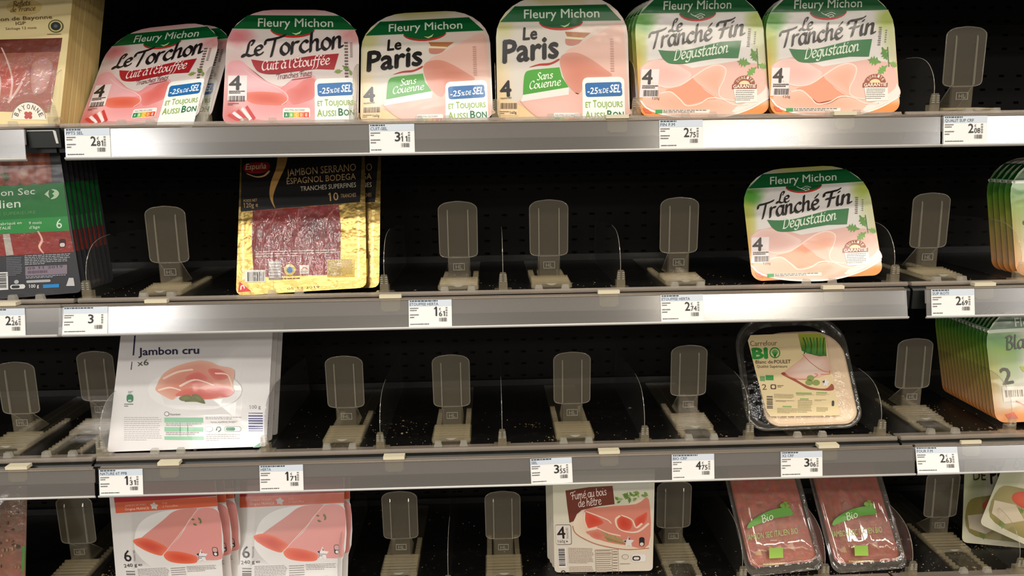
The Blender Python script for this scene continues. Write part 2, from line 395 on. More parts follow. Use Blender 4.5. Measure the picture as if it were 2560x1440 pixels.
    def background(s, pn, outline, colf, rings=14, mat='film_print'):      # outline in local x,z
        P = np.array(outline); c = P.mean(0); n = len(P); V = [c]; F = []
        for r in range(1, rings+1):
            V += list(c+(P-c)*(r/rings)); o = 1+(r-1)*n
            for i in range(n):
                j = (i+1) % n; F.append((0, o+i, o+j) if r == 1 else (o-n+i, o+i, o+j, o-n+j))
        px = s.inv(V); mb = s.parts.setdefault(pn, MB()); s.mats.setdefault(pn, mat)
        mb.add([(x, -s.bulge(x, z), z) for x, z in V], F, [lin(colf(*p)) for p in px])
def mix(a, b, t):
    t = min(max(t, 0), 1); return tuple(a[i]+(b[i]-a[i])*t for i in range(3))
def spot(c, col, x, y, cx, cy, rx, ry, k=1.0):
    d = ((x-cx)/rx)**2+((y-cy)/ry)**2
    return mix(c, col, k*max(0, 1-d))
def outline(W, H, rb, rt, rtz=None, n=7, waist=0.0):      # rounded panel, radii bottom/top
    rtz = rtz or rt; pts = []
    for cx, cz, rx, rz, a0 in ((W/2-rb, rb, rb, rb, -90), (W/2-rt, H-rtz, rt, rtz, 0), (-W/2+rt, H-rtz, rt, rtz, 90), (-W/2+rb, rb, rb, rb, 180)):
        for i in range(n+1):
            a = math.radians(a0+90*i/n); pts.append((cx+rx*math.cos(a), cz+rz*math.sin(a)))
    return pts
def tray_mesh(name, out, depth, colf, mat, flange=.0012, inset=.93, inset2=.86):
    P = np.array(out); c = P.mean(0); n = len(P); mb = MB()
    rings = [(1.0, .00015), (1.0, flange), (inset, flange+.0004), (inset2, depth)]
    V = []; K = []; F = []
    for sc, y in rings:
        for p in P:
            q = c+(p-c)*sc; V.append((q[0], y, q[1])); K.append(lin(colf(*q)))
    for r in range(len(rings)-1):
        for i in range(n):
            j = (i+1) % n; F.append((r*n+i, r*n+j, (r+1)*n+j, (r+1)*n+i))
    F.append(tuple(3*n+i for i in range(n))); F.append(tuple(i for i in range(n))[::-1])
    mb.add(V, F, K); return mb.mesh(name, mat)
class Design:
    """the meshes of one kind of pack, shared by its copies"""
    def __init__(s): s.parts = []
    def take(s, face):
        for pn, mb in face.parts.items(): s.parts.append((pn, mb.mesh(pn, face.mats[pn])))
        return s
    def plus(s, pn, me): s.parts.append((pn, me)); return s
def put_pack(design, name, label, cat, loc, yaw, lean, roll, group=None):
    r = bpy.data.objects.new(name, None); COL.objects.link(r); r.empty_display_size = .03
    y, l, k = map(math.radians, (yaw, lean, roll))
    R = Matrix.Rotation(y, 4, 'Z')@Matrix.Rotation(-l, 4, 'X')@Matrix.Rotation(-k, 4, 'Y')
    r.matrix_world = Matrix.Translation(loc)@R
    tag(r, label, cat, group)
    for pn, me in design.parts: obj(pn, me, r)
    return r

# ------------------------------------------------------------------ the fixture: back wall, shelves with price rails
ZB, SH, STEP = 1.3891, 0.047, 0.25          # rail bottom of the top row, lip height over it, shelf pitch
def zrail(row): return ZB-STEP*row
SHR = (0, 0, .003, .006)
def ztop(row): return ZB+SH-STEP*row-0.004+(SHR[row] if row >= 0 else 0)   # shelf surface
LIPY, BACK = 0.030, 0.345
PANEL_Y = 0.362
def xat(px, row, Y=0.0, dz=0.0):             # X of a pixel column on a row (at the rail, or at depth Y and height dz over the surface)
    z = (zrail(row)+.02) if Y == 0.0 else ztop(row)+dz
    lo, hi = -1.6, 1.8
    for _ in range(40):
        mid = (lo+hi)/2
        if proj((mid, Y, z))[0] < px: lo = mid
        else: hi = mid
    return (lo+hi)/2

def back_wall():
    mb = MB(); x0, x1, z0, z1 = -1.9, 2.1, .30, 2.2; px, pz, hw, hh = .0335, .0245, .0100, .0042
    nx = int((x1-x0)/px); nz = int((z1-z0)/pz)
    def q(a, b, c, d): mb.add([(a, PANEL_Y, c), (b, PANEL_Y, c), (b, PANEL_Y, d), (a, PANEL_Y, d)], [(0, 1, 2, 3)])
    zc = z0
    for k in range(nz):
        zz = z0+pz*(k+.5)
        if k % 10 in (0, 5): continue        # plain strips where the panel sheets meet
        q(x0, x1, zc, zz-hh/2)
        xc = x0
        for i in range(nx):
            xx = x0+px*(i+.5); q(xc, xx-hw/2, zz-hh/2, zz+hh/2); xc = xx+hw/2
        q(xc, x1, zz-hh/2, zz+hh/2); zc = zz+hh/2
    q(x0, x1, zc, z1)
    o = obj('wall_back', mb.mesh('wall_back', 'back_panel')); tag(o, 'dark perforated rear panel of the chilled cabinet', None, kind='structure')
    g = MB(); g.box(x0, x1, PANEL_Y+.012, PANEL_Y+.03, z0, z1); part(g, 'duct_lining', 'void', o)
    for zz in (1.345, 1.095, .845, 1.60):
        s = MB(); s.box(x0, x1, PANEL_Y-.0025, PANEL_Y-.0002, zz, zz+.0035); part(s, 'sheet_seam', 'void', o)
back_wall()

def tube_x(mb, x0, x1, y, z, r, n=8):
    mb.tube([(x0, y, z), (x1, y, z)], r, n)
TILT = 0.137                                  # the rail leans back a little at the top
TILTS = {(0, 0): .10, (0, 1): .137, (0, 2): .137, (1, 0): .17, (1, 1): .262, (1, 2): .20, (2, 0): .15, (2, 1): .17, (2, 2): .35}   # hinged rails, each at its own angle
def rail_pt(row, t, off=0.0, tl=TILT):        # point on the rail's front face, t metres above its bottom
    return (t*math.sin(tl)-off*math.cos(tl), zrail(row)+t*math.cos(tl)+off*math.sin(tl))
def shelf(row, bx0, bx1, rx0, rx1, label, clips=(), sec=1):
    tl = TILTS.get((row, sec), TILT)
    def rail_pt(row, t, off=0.0): return (t*math.sin(tl)-off*math.cos(tl), zrail(row)+t*math.cos(tl)+off*math.sin(tl))
    r = bpy.data.objects.new('shelf', None); COL.objects.link(r); r.location = ((bx0+bx1)/2, 0.2, ztop(row)); ox, oz = r.location.x, r.location.z
    def P(mb, name, mat):
        mb.v = [(v[0]-ox, v[1]-.2, v[2]-oz) for v in mb.v]; return part(mb, name, mat, r)
    zt, zr = ztop(row), zrail(row)
    b = MB(); b.box(bx0, bx1, .032, BACK, zt-.016, zt); b.box(bx0, bx1, BACK-.004, BACK, zt, zt+.012); P(b, 'board', 'black_steel')
    e = MB(); e.prism([(.020, zt-.034), (.024, zt-.034), (.0245, zt-.006), (.0335, zt-.0035), (.0335, zt-.001), (.0225, zt-.0032), (.0200, zt-.006)], 'x', bx0+.001, bx1-.001); P(e, 'front_edge', 'black_edge')
    l = MB(); l.prism([(LIPY-.004, zt+.0002), (LIPY+.020, zt+.0002), (LIPY+.020, zt+.0022), (LIPY+.0005, zt+.0028), (LIPY, zt+.0062), (LIPY-.0015, zt+.0062), (LIPY-.004, zt+.0022)], 'x', bx0+.002, bx1-.002); P(l, 'front_lip', 'clear_lip')
    if rx1 > rx0:
        def seg(pts): return [(a, b_) for a, b_ in pts]
        c = MB(); c.prism([rail_pt(row, .001), rail_pt(row, .041), rail_pt(row, .041, -.0012), rail_pt(row, .001, -.0012)], 'x', rx0, rx1); P(c, 'rail_cover', 'rail_cover')
        s = MB(); s.prism([rail_pt(row, .021, -.004), rail_pt(row, .0415, -.004), rail_pt(row, .0415, -.0055), rail_pt(row, .021, -.0055)], 'x', rx0+.001, rx1-.001); P(s, 'rail_strip', 'rail_strip')
        d = MB(); y, z = rail_pt(row, 0); tube_x(d, rx0-.0008, rx1+.0008, y-.0004, z+.0012, .0016); tube_x(d, rx0-.0008, rx1+.0008, y+.0012, z-.0004, .0012); P(d, 'rail_bead', 'rail_bead')
        t = MB(); y, z = rail_pt(row, .0425); tube_x(t, rx0, rx1, y, z, .0014); t.prism([(y, z+.0010), (y+.0045, z+.0026), (y+.0045, z+.0018), (y, z-.0002)], 'x', rx0+.002, rx1-.002); P(t, 'rail_top_edge', 'clear_lip')
        for px in clips:
            X = xat(px, row); k = MB()
            yt, zt2 = rail_pt(row, .0465, -.002); k.box(X-.016, X+.016, yt-.003, .0192, zt2-.001, zt2+.0040)
            k.prism([rail_pt(row, .028, -.0022), rail_pt(row, .046, -.0022), rail_pt(row, .046, -.0038), rail_pt(row, .028, -.0038)], 'x', X-.014, X+.014)
            k.prism([rail_pt(row, .026, -.0018), rail_pt(row, .030, -.0018), rail_pt(row, .030, -.0030), rail_pt(row, .026, -.0030)], 'x', X-.011, X+.011)
            P(k, 'rail_clip', 'clip_cream')
    if row >= 0: tag(r, label, 'shelf')
    return r
ROWN = ('top', 'second', 'third', 'bottom')
J = {0: ((148, 2256), (60, 160, 2354, 2359)), 1: ((193, 2271), (150, 141, 2273, 2320)), 2: ((239, 2245), (233, 244, 2290, 2297)), 3: ((250, 2240), (240, 250, 2290, 2300))}
CL = {0: ((), (1545, 2115), ()), 1: ((10,), (385, 975, 1525, 2090), (2468,)), 2: ((40,), (420, 985, 1525, 2075), (2440,)), 3: ((), (), ())}
SHELVES = {}
for row in range(4):
    (j0, j1), (ra, rb, rc, rd) = J[row]
    a, b = xat(j0, row, .03), xat(j1, row, .03)
    SHELVES[row, 0] = shelf(row, -1.75, a-.001, -1.75, xat(ra, row), f'left end of the {ROWN[row]} black shelf with its price rail', CL[row][0], 0)
    SHELVES[row, 1] = shelf(row, a+.001, b-.001, xat(rb, row), xat(rc, row), f'wide middle section of the {ROWN[row]} black shelf behind its long price rail', CL[row][1])
    SHELVES[row, 2] = shelf(row, b+.001, 1.95, xat(rd, row), 1.95, f'right end of the {ROWN[row]} black shelf with its price rail', CL[row][2], 2)
for i in (0, 1, 2):                           # the shelf over the top row, above the picture
    xs = (-1.75, -.66, .62, 1.95)
    o = shelf(-1, xs[i]+.001, xs[i+1]-.001, xs[i]+.004, xs[i+1]-.004, None); o.name = f'trim_{i+1}'; tag(o, 'black shelf above the top row', None, kind='structure')
# steel bracket showing in the rail gap at the left of the top shelf
s0 = SHELVES[0, 0]; lx, lz = s0.location.x, s0.location.z
xa, xb = xat(62, 0), xat(146, 0)
k = MB(); k.box(xa-lx, xb-lx-.002, .010-.2, .019-.2, ZB+.016-lz, ZB+.0405-lz); part(k, 'rail_holder', 'black_edge', s0)
k = MB(); k.prism([(xb-.010-lx, ZB+.0385-lz), (xb-.0065-lx, ZB+.0385-lz), (xb-.0045-lx, ZB+.0215-lz), (xb-.0075-lx, ZB+.0215-lz)], 'y', .0085-.2, .0099-.2); k.box(xa-lx, xb-.008-lx, .0088-.2, .0099-.2, ZB+.0385-lz, ZB+.0395-lz); part(k, 'bracket_tab', 'white_metal', s0)

# crumbs and dirt on the shelf surfaces
for row, n, lo, hi in ((1, 300, .052, .16), (2, 620, .052, .24), (3, 1300, .055, .33)):
    mb = MB(); heaps = [(RND.uniform(-.7, .9), lo+(hi-lo)*RND.random()**2*.6, RND.uniform(.008, .04)) for _ in range(14)]
    for i in range(n):
        X = RND.uniform(-.75, .95); Y = lo+(hi-lo)*RND.random()**2.2
        if i % 2: hx, hy, hr = RND.choice(heaps); X = RND.gauss(hx, hr*1.6); Y = min(max(lo, RND.gauss(hy, hr*.6)), hi)
        s_ = RND.uniform(.0003, .0012)*(2.2 if RND.random() < .05 else 1); a = RND.uniform(0, 6.28)
        z = ztop(row)+.0001; e = RND.uniform(.5, 2.2)
        pts = [(X+s_*e*math.cos(a+t)*(1 if t % 3.1416 < .1 else .6), Y+s_*e*math.sin(a+t)*(1 if t % 3.1416 < .1 else .6), z) for t in (0, 1.571, 3.1416, 4.712)]+[(X, Y, z+s_*.8)]
        mb.add(pts, [(0, 1, 4), (1, 2, 4), (2, 3, 4), (3, 0, 4), (3, 2, 1, 0)])
    o = obj('crumbs', mb.mesh('crumbs', 'crumb')); tag(o, f'pale food crumbs scattered over the {ROWN[row]} shelf', 'crumbs', kind='stuff')

# ------------------------------------------------------------------ clear product pushers on toothed tracks
def rounded(pts, r, n=4):
    out = []; N = len(pts)
    for i in range(N):
        p = np.array(pts[i], float); a = np.array(pts[i-1], float)-p; b = np.array(pts[(i+1) % N], float)-p
        la, lb = np.hypot(*a), np.hypot(*b); rr = min(r, la*.45, lb*.45)
        A, B = p+a/la*rr, p+b/lb*rr
        for t in np.linspace(0, 1, n+1): out.append(tuple((1-t)**2*A+2*t*(1-t)*p+t*t*B))
    return out
PADDLE = [(-.0165, .045), (-.0295, .048), (-.0300, .124), (-.021, .1305), (0, .1332), (.021, .1305), (.0300, .124), (.0295, .048), (.0165, .045)]
def pusher_meshes():
    D = {}
    pd = rounded(PADDLE, .006)
    b = MB(); b.prism(pd, 'y', .0450, .0472); D['paddle'] = b.mesh('paddle', 'clear_plastic')
    r = MB(); r.tube([(x, .0461, z) for x, z in pd], .0009, 5, closed=True); D['paddle_rim'] = r.mesh('paddle_rim', 'clear_rim')
    for nm, s in (('paddle_rib', -1), ('paddle_rib ', 1)):
        q = MB(); q.prism([(.0448, .046), (.0418, .048), (.0430, .115), (.0448, .120)], 'x', s*.0158-.0009, s*.0158+.0009); D[nm] = q.mesh('paddle_rib', 'clear_rim')
    n = MB(); n.prism(rounded([(-.0155, .012), (-.0155, .0465), (.0155, .0465), (.0155, .012)], .001), 'y', .0435, .0462); D['neck'] = n.mesh('neck', 'clear_plastic')
    for s in (-1, 1):
        g = MB(); g.prism([(.0455, .047), (.0455, .012), (.085, .0115), (.085, .013)], 'x', s*.0165-.0006, s*.0165+.0006); D['gusset'+(' ' if s > 0 else '')] = g.mesh('gusset', 'clear_plastic')
    for s in (-1, 1):
        gm = MB(); gm.tube([(s*.0165, .0455, .047), (s*.0165, .085, .0125)], .0006, 5); D['gusset_edge'+(' ' if s > 0 else '')] = gm.mesh('gusset_edge', 'clear_edge')
    e = MB()
    for a, b_, c, d in ((-.0090, .0090, .0355, .0363), (-.0090, .0090, .0255, .0263), (-.0090, -.0082, .0255, .0363), (.0082, .0090, .0255, .0363)): e.box(a, b_, .0428, .0435, c, d)
    v, f = glyphs('HL', .01); v = v/v[:, 1].max()*.0062; v = v-[(v[:, 0].max()+v[:, 0].min())/2, 0]
    e.add([(x, .0426, z+.0277) for x, z in v], f); D['moulded_mark'] = e.mesh('moulded_mark', 'clear_edge')
    sl = MB(); sl.box(-.031, .031, .000, .056, .0035, .0090)
    rg = MB()
    for i in range(6): rg.box(-.029, .029, .003+.0085*i, .0060+.0085*i, .0091, .0108+.0006*i)
    D['sled_ridges'] = rg.mesh('sled_ridges', 'clear_ridge')
    sl.prism(rounded([(-.030, .003), (-.030, .0105), (.030, .0105), (.030, .003), (.018, .003), (.014, .0065), (-.014, .0065), (-.018, .003)], .0015), 'y', -.0025, 0.0); D['sled'] = sl.mesh('sled', 'clear_sled')
    nt = MB(); nt.prism([(-.009, .0105), (-.004, .0078), (0, .0070), (.004, .0078), (.009, .0105)], 'y', -.0032, -.0026); D['thumb_notch'] = nt.mesh('thumb_notch', 'clear_edge')
    return D
PM = pusher_meshes()
def track_meshes():
    D = {}
    t = MB(); t.box(-.030, .030, 0, .28, .0003, .0024); t.box(-.011, -.010, 0, .28, .0024, .0036); t.box(.010, .011, 0, .28, .0024, .0036); D['track'] = t.mesh('track', 'clear_track')
    for s in (-1, 1):
        k = MB()
        for i in range(16):
            y = .005+i*.0094; k.prism([(y, .0024), (y, .0066), (y+.0036, .0066), (y+.0046, .0024)], 'x', s*.0245-.0042, s*.0245+.0042)
        D['toothed_edge'+(' ' if s > 0 else '')] = k.mesh('toothed_edge', 'clear_ridge')
    for s in (-1, 1):
        k = MB(); x = s*.0200; k.prism([(x-.0065, .0024), (x-.0045, .0105), (x+.0045, .0105), (x+.0065, .0024)], 'y', -.0100, -.0035)
        D['front_stop'+(' ' if s > 0 else '')] = k.mesh('front_stop', 'clear_edge')
    return D
TM = track_meshes()
TRACK_Y = LIPY+.0215
def pusher(row, px, back, label, yaw=0.0, stops=True):
    zt = ztop(row); sb = TRACK_Y+.003+back
    X = xat(px, row, sb+.046, .09)
    r = bpy.data.objects.new('shelf_pusher', None); COL.objects.link(r); r.location = (X, sb, zt); r.rotation_euler = (0, 0, math.radians(yaw))
    tag(r, label, 'pusher', 'clear spring pushers on the shelves')
    pad = obj('paddle', PM['paddle'], r); obj('paddle_rim', PM['paddle_rim'], pad)
    for k in ('paddle_rib', 'paddle_rib '): obj('paddle_rib', PM[k], pad)
    nk = obj('neck', PM['neck'], r); obj('moulded_mark', PM['moulded_mark'], nk); [obj('gusset_edge', PM[k], nk) for k in ('gusset_edge', 'gusset_edge ')]
    for k in ('gusset', 'gusset '): obj('gusset', PM[k], nk)
    sl = obj('sled', PM['sled'], r); obj('sled_ridges', PM['sled_ridges'], sl); obj('thumb_notch', PM['thumb_notch'], sl)
    tr = obj('track', TM['track'], r); tr.location = (0, TRACK_Y-sb, 0)
    for k in ('toothed_edge', 'toothed_edge '): obj('toothed_edge', TM[k], tr)
    if stops:
        for k in ('front_stop', 'front_stop '): obj('front_stop', TM[k], tr)
    return r
def bare_track(row, px, label):
    X = xat(px, row, TRACK_Y); r = bpy.data.objects.new('pusher_track', None); COL.objects.link(r); r.location = (X, TRACK_Y, ztop(row))
    tag(r, label, 'track', 'clear pusher tracks under the packs')
    obj('track', TM['track'], r)
    for k in ('front_stop', 'front_stop '): obj('front_stop', TM[k], r)
    return r
for row, px, yt, lab, yaw in (
    (0, 2408, 0.002, 'clear plastic pusher standing alone at the right of the top shelf', -3),
    (1, 420, 0.003, 'clear pusher left of the gold foil serrano pack on the second shelf', 2),
    (1, 1145, 0, 'clear pusher just right of the gold foil serrano pack', 0),
    (1, 1372, 0, 'clear pusher in the middle of the second shelf, second right of the serrano pack', 0),
    (1, 1698, 0.004, 'clear pusher with a hazy top just left of the lone green-banded ham pack', 0),
    (1, 2325, 0.008, 'clear pusher right of the lone green-banded ham pack on the second shelf', 0),
    (2, 45, 0.02, 'dim clear pusher at the far left of the third shelf', 0),
    (2, 242, 0.075, 'clear pusher behind a long toothed track left of the white raw ham pack', 0),
    (2, 862, 0.012, 'clear pusher nearest the right side of the white raw ham pack', 0),
    (2, 1128, 0.005, 'third shelf clear pusher second from the white raw ham pack', 0),
    (2, 1430, 0.005, 'third shelf clear pusher directly over the crooked price label', 0),
    (2, 1722, 0.03, 'third shelf clear pusher nearest the left side of the organic chicken pack', 0),
    (2, 2285, 0.04, 'third shelf clear pusher between the organic chicken pack and the right stack', 0),
    (3, 190, 0.045, 'dim clear pusher left of the six-slice ham packs on the bottom shelf', 0),
    (3, 1000, 0.03, 'bottom shelf clear pusher right of the six-slice ham packs', 0),
    (3, 1257, 0.02, 'bottom shelf clear pusher left of the smoked ham pack', 0),
    (3, 1685, 0.04, 'bottom shelf clear pusher right of the smoked ham pack', 0),
    (3, 2355, 0.05, 'bottom shelf clear pusher right of the two clear ham trays', 0)):
    pusher(row, px, yt, lab, yaw)
for row, px, lab in ((0, 6, 'clear track under the cream ham stack at the left of the top shelf'), (0, 347, 'clear track under the tilted pink ham pack'), (0, 651, 'clear track under the upright pink ham pack'),
    (0, 1084, 'clear track under the left white and green ham pack'), (0, 1410, 'clear track under the right white and green ham pack'), (0, 1744, 'clear track under the left green-leaf ham pack of the top shelf'),
    (0, 2101, 'clear track under the right green-leaf ham pack of the top shelf'), (1, 75, 'clear track under the dark green ham stack'), (1, 718, 'clear track under the gold foil serrano pack'),
    (1, 2043, 'clear track under the lone green-banded ham pack'), (2, 425, 'clear track under the white raw ham pack'), (2, 2020, 'clear track under the organic chicken pack')):
    bare_track(row, px, lab)

# ------------------------------------------------------------------ clear dividers
def divider_meshes():
    D = {}
    front = catmull([(.002, .030), (.003, .042), (.010, .060), (.026, .077), (.050, .086), (.085, .089)], 5)
    out = [(.002, .001)]+[tuple(p) for p in front]+[(.17, .086), (.27, .076), (.285, .001)]
    p = MB(); p.prism(out, 'x', -.0007, .0007); D['panel'] = p.mesh('panel', 'clear_panel')
    e = MB(); e.tube([(0, a, b) for a, b in front], .0005, 5); D['front_edge'] = e.mesh('front_edge', 'clear_edge')
    f = MB(); f.prism(rounded([(-.0065, .002), (-.006, .022), (-.0045, .031), (.0045, .031), (.006, .022), (.0065, .002)], .002), 'y', -.003, .001)
    f.box(-.0065, .0065, -.003, .010, .002, .015); f.box(-.013, .013, -.004, .012, .0026, .0050); D['foot'] = f.mesh('foot', 'clear_sled')
    g = MB()
    for z in (.0175, .0205, .0235, .0265):
        for s in (-1, 1): g.box(s*.0034-.0018, s*.0034+.0018, -.0038, -.003, z, z+.0014)
    D['grip_ridges'] = g.mesh('grip_ridges', 'clear_edge')
    return D
DM = divider_meshes()
def divider(row, px, label):
    X = xat(px, row, LIPY+.004, .01); r = bpy.data.objects.new('shelf_divider', None); COL.objects.link(r); r.location = (X, LIPY+.006, ztop(row)+.0006)
    tag(r, label, 'divider', 'clear dividers along the shelf lips')
    pn = obj('panel', DM['panel'], r); obj('front_edge', DM['front_edge'], pn)
    ft = obj('foot', DM['foot'], r); obj('grip_ridges', DM['grip_ridges'], ft)
for row, px, lab in ((0, 132, 'clear divider against the cream ham stack on the top shelf'), (0, 511, 'clear divider between the two pink ham packs'), (0, 884, 'clear divider between the pink and the white-green packs'),
    (0, 1240, 'clear divider between the two white and green packs'), (0, 1591, 'clear divider left of the green-leaf packs on the top shelf'), (0, 2336, 'clear divider right of the green-leaf packs on the top shelf'),
    (1, 217, 'clear divider beside the dark green ham stack'), (1, 961, 'clear divider right of the gold foil serrano pack'), (1, 1258, 'edge-on clear divider between the two middle pushers of the second shelf'),
    (1, 1552, 'clear divider at the centre right of the second shelf, right of two pushers'), (1, 2237, 'clear divider right of the lone green-banded ham pack'), (1, 2553, 'clear divider at the far right of the second shelf'),
    (2, 252, 'clear divider at the left edge of the white raw ham pack'), (2, 663, 'clear divider at the right edge of the white raw ham pack'), (2, 951, 'third shelf clear divider between the first two pushers right of the raw ham pack'),
    (2, 1256, 'edge-on clear divider in the middle of the third shelf'), (2, 1612, 'third shelf clear divider left of the pusher next to the organic chicken pack'), (2, 1874, 'clear divider at the left edge of the organic chicken pack'),
    (2, 2204, 'clear divider at the right edge of the organic chicken pack'), (2, 2529, 'clear divider in front of the chicken breast stack at the far right'), (3, 846, 'clear divider right of the second six-slice ham pack'),
    (3, 1121, 'bottom shelf clear divider between two pushers left of the smoked pack'), (3, 1857, 'clear divider left of the two clear ham trays'), (3, 2063, 'clear divider between the two clear ham trays'),
    (3, 2282, 'clear divider right of the two clear ham trays'), (3, 2550, 'clear divider in front of the vegetable chicken pack')):
    divider(row, px, lab)

# ------------------------------------------------------------------ price labels
def price_label(row, px0, px1, euros, cents, head, where, roll=0.0):
    X0, X1 = xat(px0, row), xat(px1, row); W = X1-X0; H = .0392
    F = Face(W, H, [(0, 70), (112, 70), (112, 0), (0, 0)])
    ink = (40, 38, 38); mid = (110, 108, 108)
    b = MB(); b.box(-W/2, W/2, .00005, .0004, 0, H, lin((240, 238, 234))); F.rect('header_band', 0, 0, 112, 17, (205, 214, 224), 1, 'paper_print')
    F.micro('small_print', 3, 1, 88, 5.5, 1, (60, 70, 80), 2, th=.8, mat='paper_print')
    if head: F.text('product_line', head, (3, 14.5), (3+5.3*len(head), 14.5), 7.2, (70, 82, 96), 2, .02, mat='paper_print')
    F.micro('small_print', 3, 20, 27, 31, 2, mid, 2, th=.5, mat='paper_print'); F.micro('small_print', 3, 37, 27, 50, 2, mid, 2, th=.45, mat='paper_print')
    F.micro('small_print', 4, 61.5, 64, 64.5, 1, ink, 2, fill=.5, th=.8, mat='paper_print')
    F.text('price', euros, (63, 42) if euros != '1' else (66, 42), (77, 42) if euros != '1' else (74, 42), 22, ink, 3, .022, mat='paper_print')
    if cents: F.text('price', '€', (79, 28), (84, 28), 6.5, ink, 3, mat='paper_print'); F.text('price', cents, (78.5, 43), (94, 43), 12.5, ink, 3, .015, mat='paper_print')
    F.bars('barcode', 96, 20, 101, 44, mid, 3, 9, True, mat='paper_print'); F.bars('barcode', 79, 47, 101, 57, (90, 88, 86), 3, 12, mat='paper_print')
    sec = 0 if (px0+px1)/2 < (J[row][1][0]+J[row][1][1])/2 else (2 if px0 > J[row][1][2]-5 else 1); tl = TILTS[row, sec]; y, z = rail_pt(row, .0022, .0007, tl)
    r = put_pack(Design().plus('paper', b.mesh('paper', 'paper_print')).take(F), 'price_label', where, 'price label', ((X0+X1)/2, y, z), 0, math.degrees(tl), roll, 'price labels on the rails')
    return r
for a in ((0, 162, 274, '2', '81', 'PPTS SEL', 'brightly lit 2€81 label at the left end of the top rail'), (0, 923, 1036, '3', '11', 'CUIT-SEL', 'label priced 3€11 under the white and light green ham packs'),
          (0, 1649, 1758, '2', '75', 'FIN F.M', 'glaring 2€75 label under the left green-leaf ham pack'), (0, 2361, 2470, '2', '08', 'QUALIT SUP CRF', 'label priced 2€08 under the lone pusher of the top shelf'),
          (1, -52, 60, '2', '26', 'SUP CRF', 'label priced 2€26 under the dark green ham stack, cut by the left edge'), (1, 153, 265, '3', '', '', 'blank-looking glaring white label at the left end of the long second rail'),
          (1, 1021, 1129, '1', '61', 'ETOUFFEE HERTA', 'label priced 1€61 right of the gold foil pack on the second rail'), (1, 1654, 1761, '2', '74', 'ETOUFFEE HERTA', 'label priced 2€74 under the hazy-topped pusher of the second shelf'),
          (1, 2332, 2440, '2', '69', 'SUP ROTI', 'label priced 2€69 on the short rail at the right of the second shelf'), (2, 246, 355, '1', '31', 'NATURE 6T PPB', 'label priced 1€31 under the white raw ham pack'),
          (2, 648, 757, '1', '71', 'HERTA', 'label priced 1€71 over the right six-slice ham pack'), (2, 1328, 1432, '3', '55', 'SEL', 'slightly crooked 3€55 label over the smoked ham pack', 1.6),
          (2, 1681, 1787, '4', '75', 'BIO CRF', 'label priced 4€75 just left of the clear ham trays on the third rail'), (2, 1954, 2058, '3', '06', 'X2 CRF', 'label priced 3€06 under the organic chicken pack'),
          (2, 2297, 2402, '2', '63', 'FOUR F.M', 'label priced 2€63 on the short rail at the right of the third shelf', -.6)):
    price_label(*a)

# ------------------------------------------------------------------ packs
FW, FH = .194, .187
def crop(q, x0, y0, k): return [((x-x0)*k, (y-y0)*k) for x, y in q]
PENB = dict(a=.092, b=.04, ang=.75, shear=.10)
PENL = dict(a=.075, b=.035, ang=.75, shear=.16)
HAND = dict(a=.05, b=.045, ang=.5, shear=.08)
FMOUT = outline(FW, FH, .016, .066, .060)
GREEN = (8, 90, 42)
def fm_brand(F, tl, tr, br, bl, t0, t1, h, cx, hand=False):   # green band with the name, bulge and crescent
    F.poly('brand_band', [tl, tr, br, bl], GREEN, 2)
    F.line('brand_band', [bl, br], 3, (210, 222, 200), 3, False)
    m = np.array(bl)+(np.array(br)-np.array(bl))*cx; e = (np.array(br)-np.array(bl)); e = e/np.hypot(*e); dn = np.array([-e[1], e[0]])
    r = h*2.55
    arc = lambda R, D: [tuple(m+e*R*math.cos(a)+dn*D*math.sin(a)) for a in np.linspace(0, math.pi, 13)]
    F.poly('brand_band', arc(r, h*1.0), (196, 44, 34), 2.6); F.poly('brand_band', [tuple(np.array(p)-dn*h*.02) for p in arc(r*.97, h*.78)], GREEN, 3.4)
    if hand:
        for q in ([(-.75, .1), (-.35, .35), (-.05, .25), (.3, .12), (.75, .3)], [(-.35, .35), (-.05, .5), (.25, .7)], [(.0, .45), (.35, .35), (.6, .55), (.25, .62)]):
            F.line('brand_band', [tuple(m+e*h*a*1.3+dn*h*b*1.05) for a, b in q], 4, (225, 232, 220), 4.4)
    else:
        F.poly('brand_band', [tuple(m+e*h*a+dn*h*b) for a, b in ((-.1, .42), (.4, .5), (.8, .32), (1.05, .12), (.85, .5), (.4, .68))], (196, 220, 150), 4.4)
    F.text('brand_band', 'Fleury Michon', t0, t1, h, (206, 218, 200), 4.4, .016)
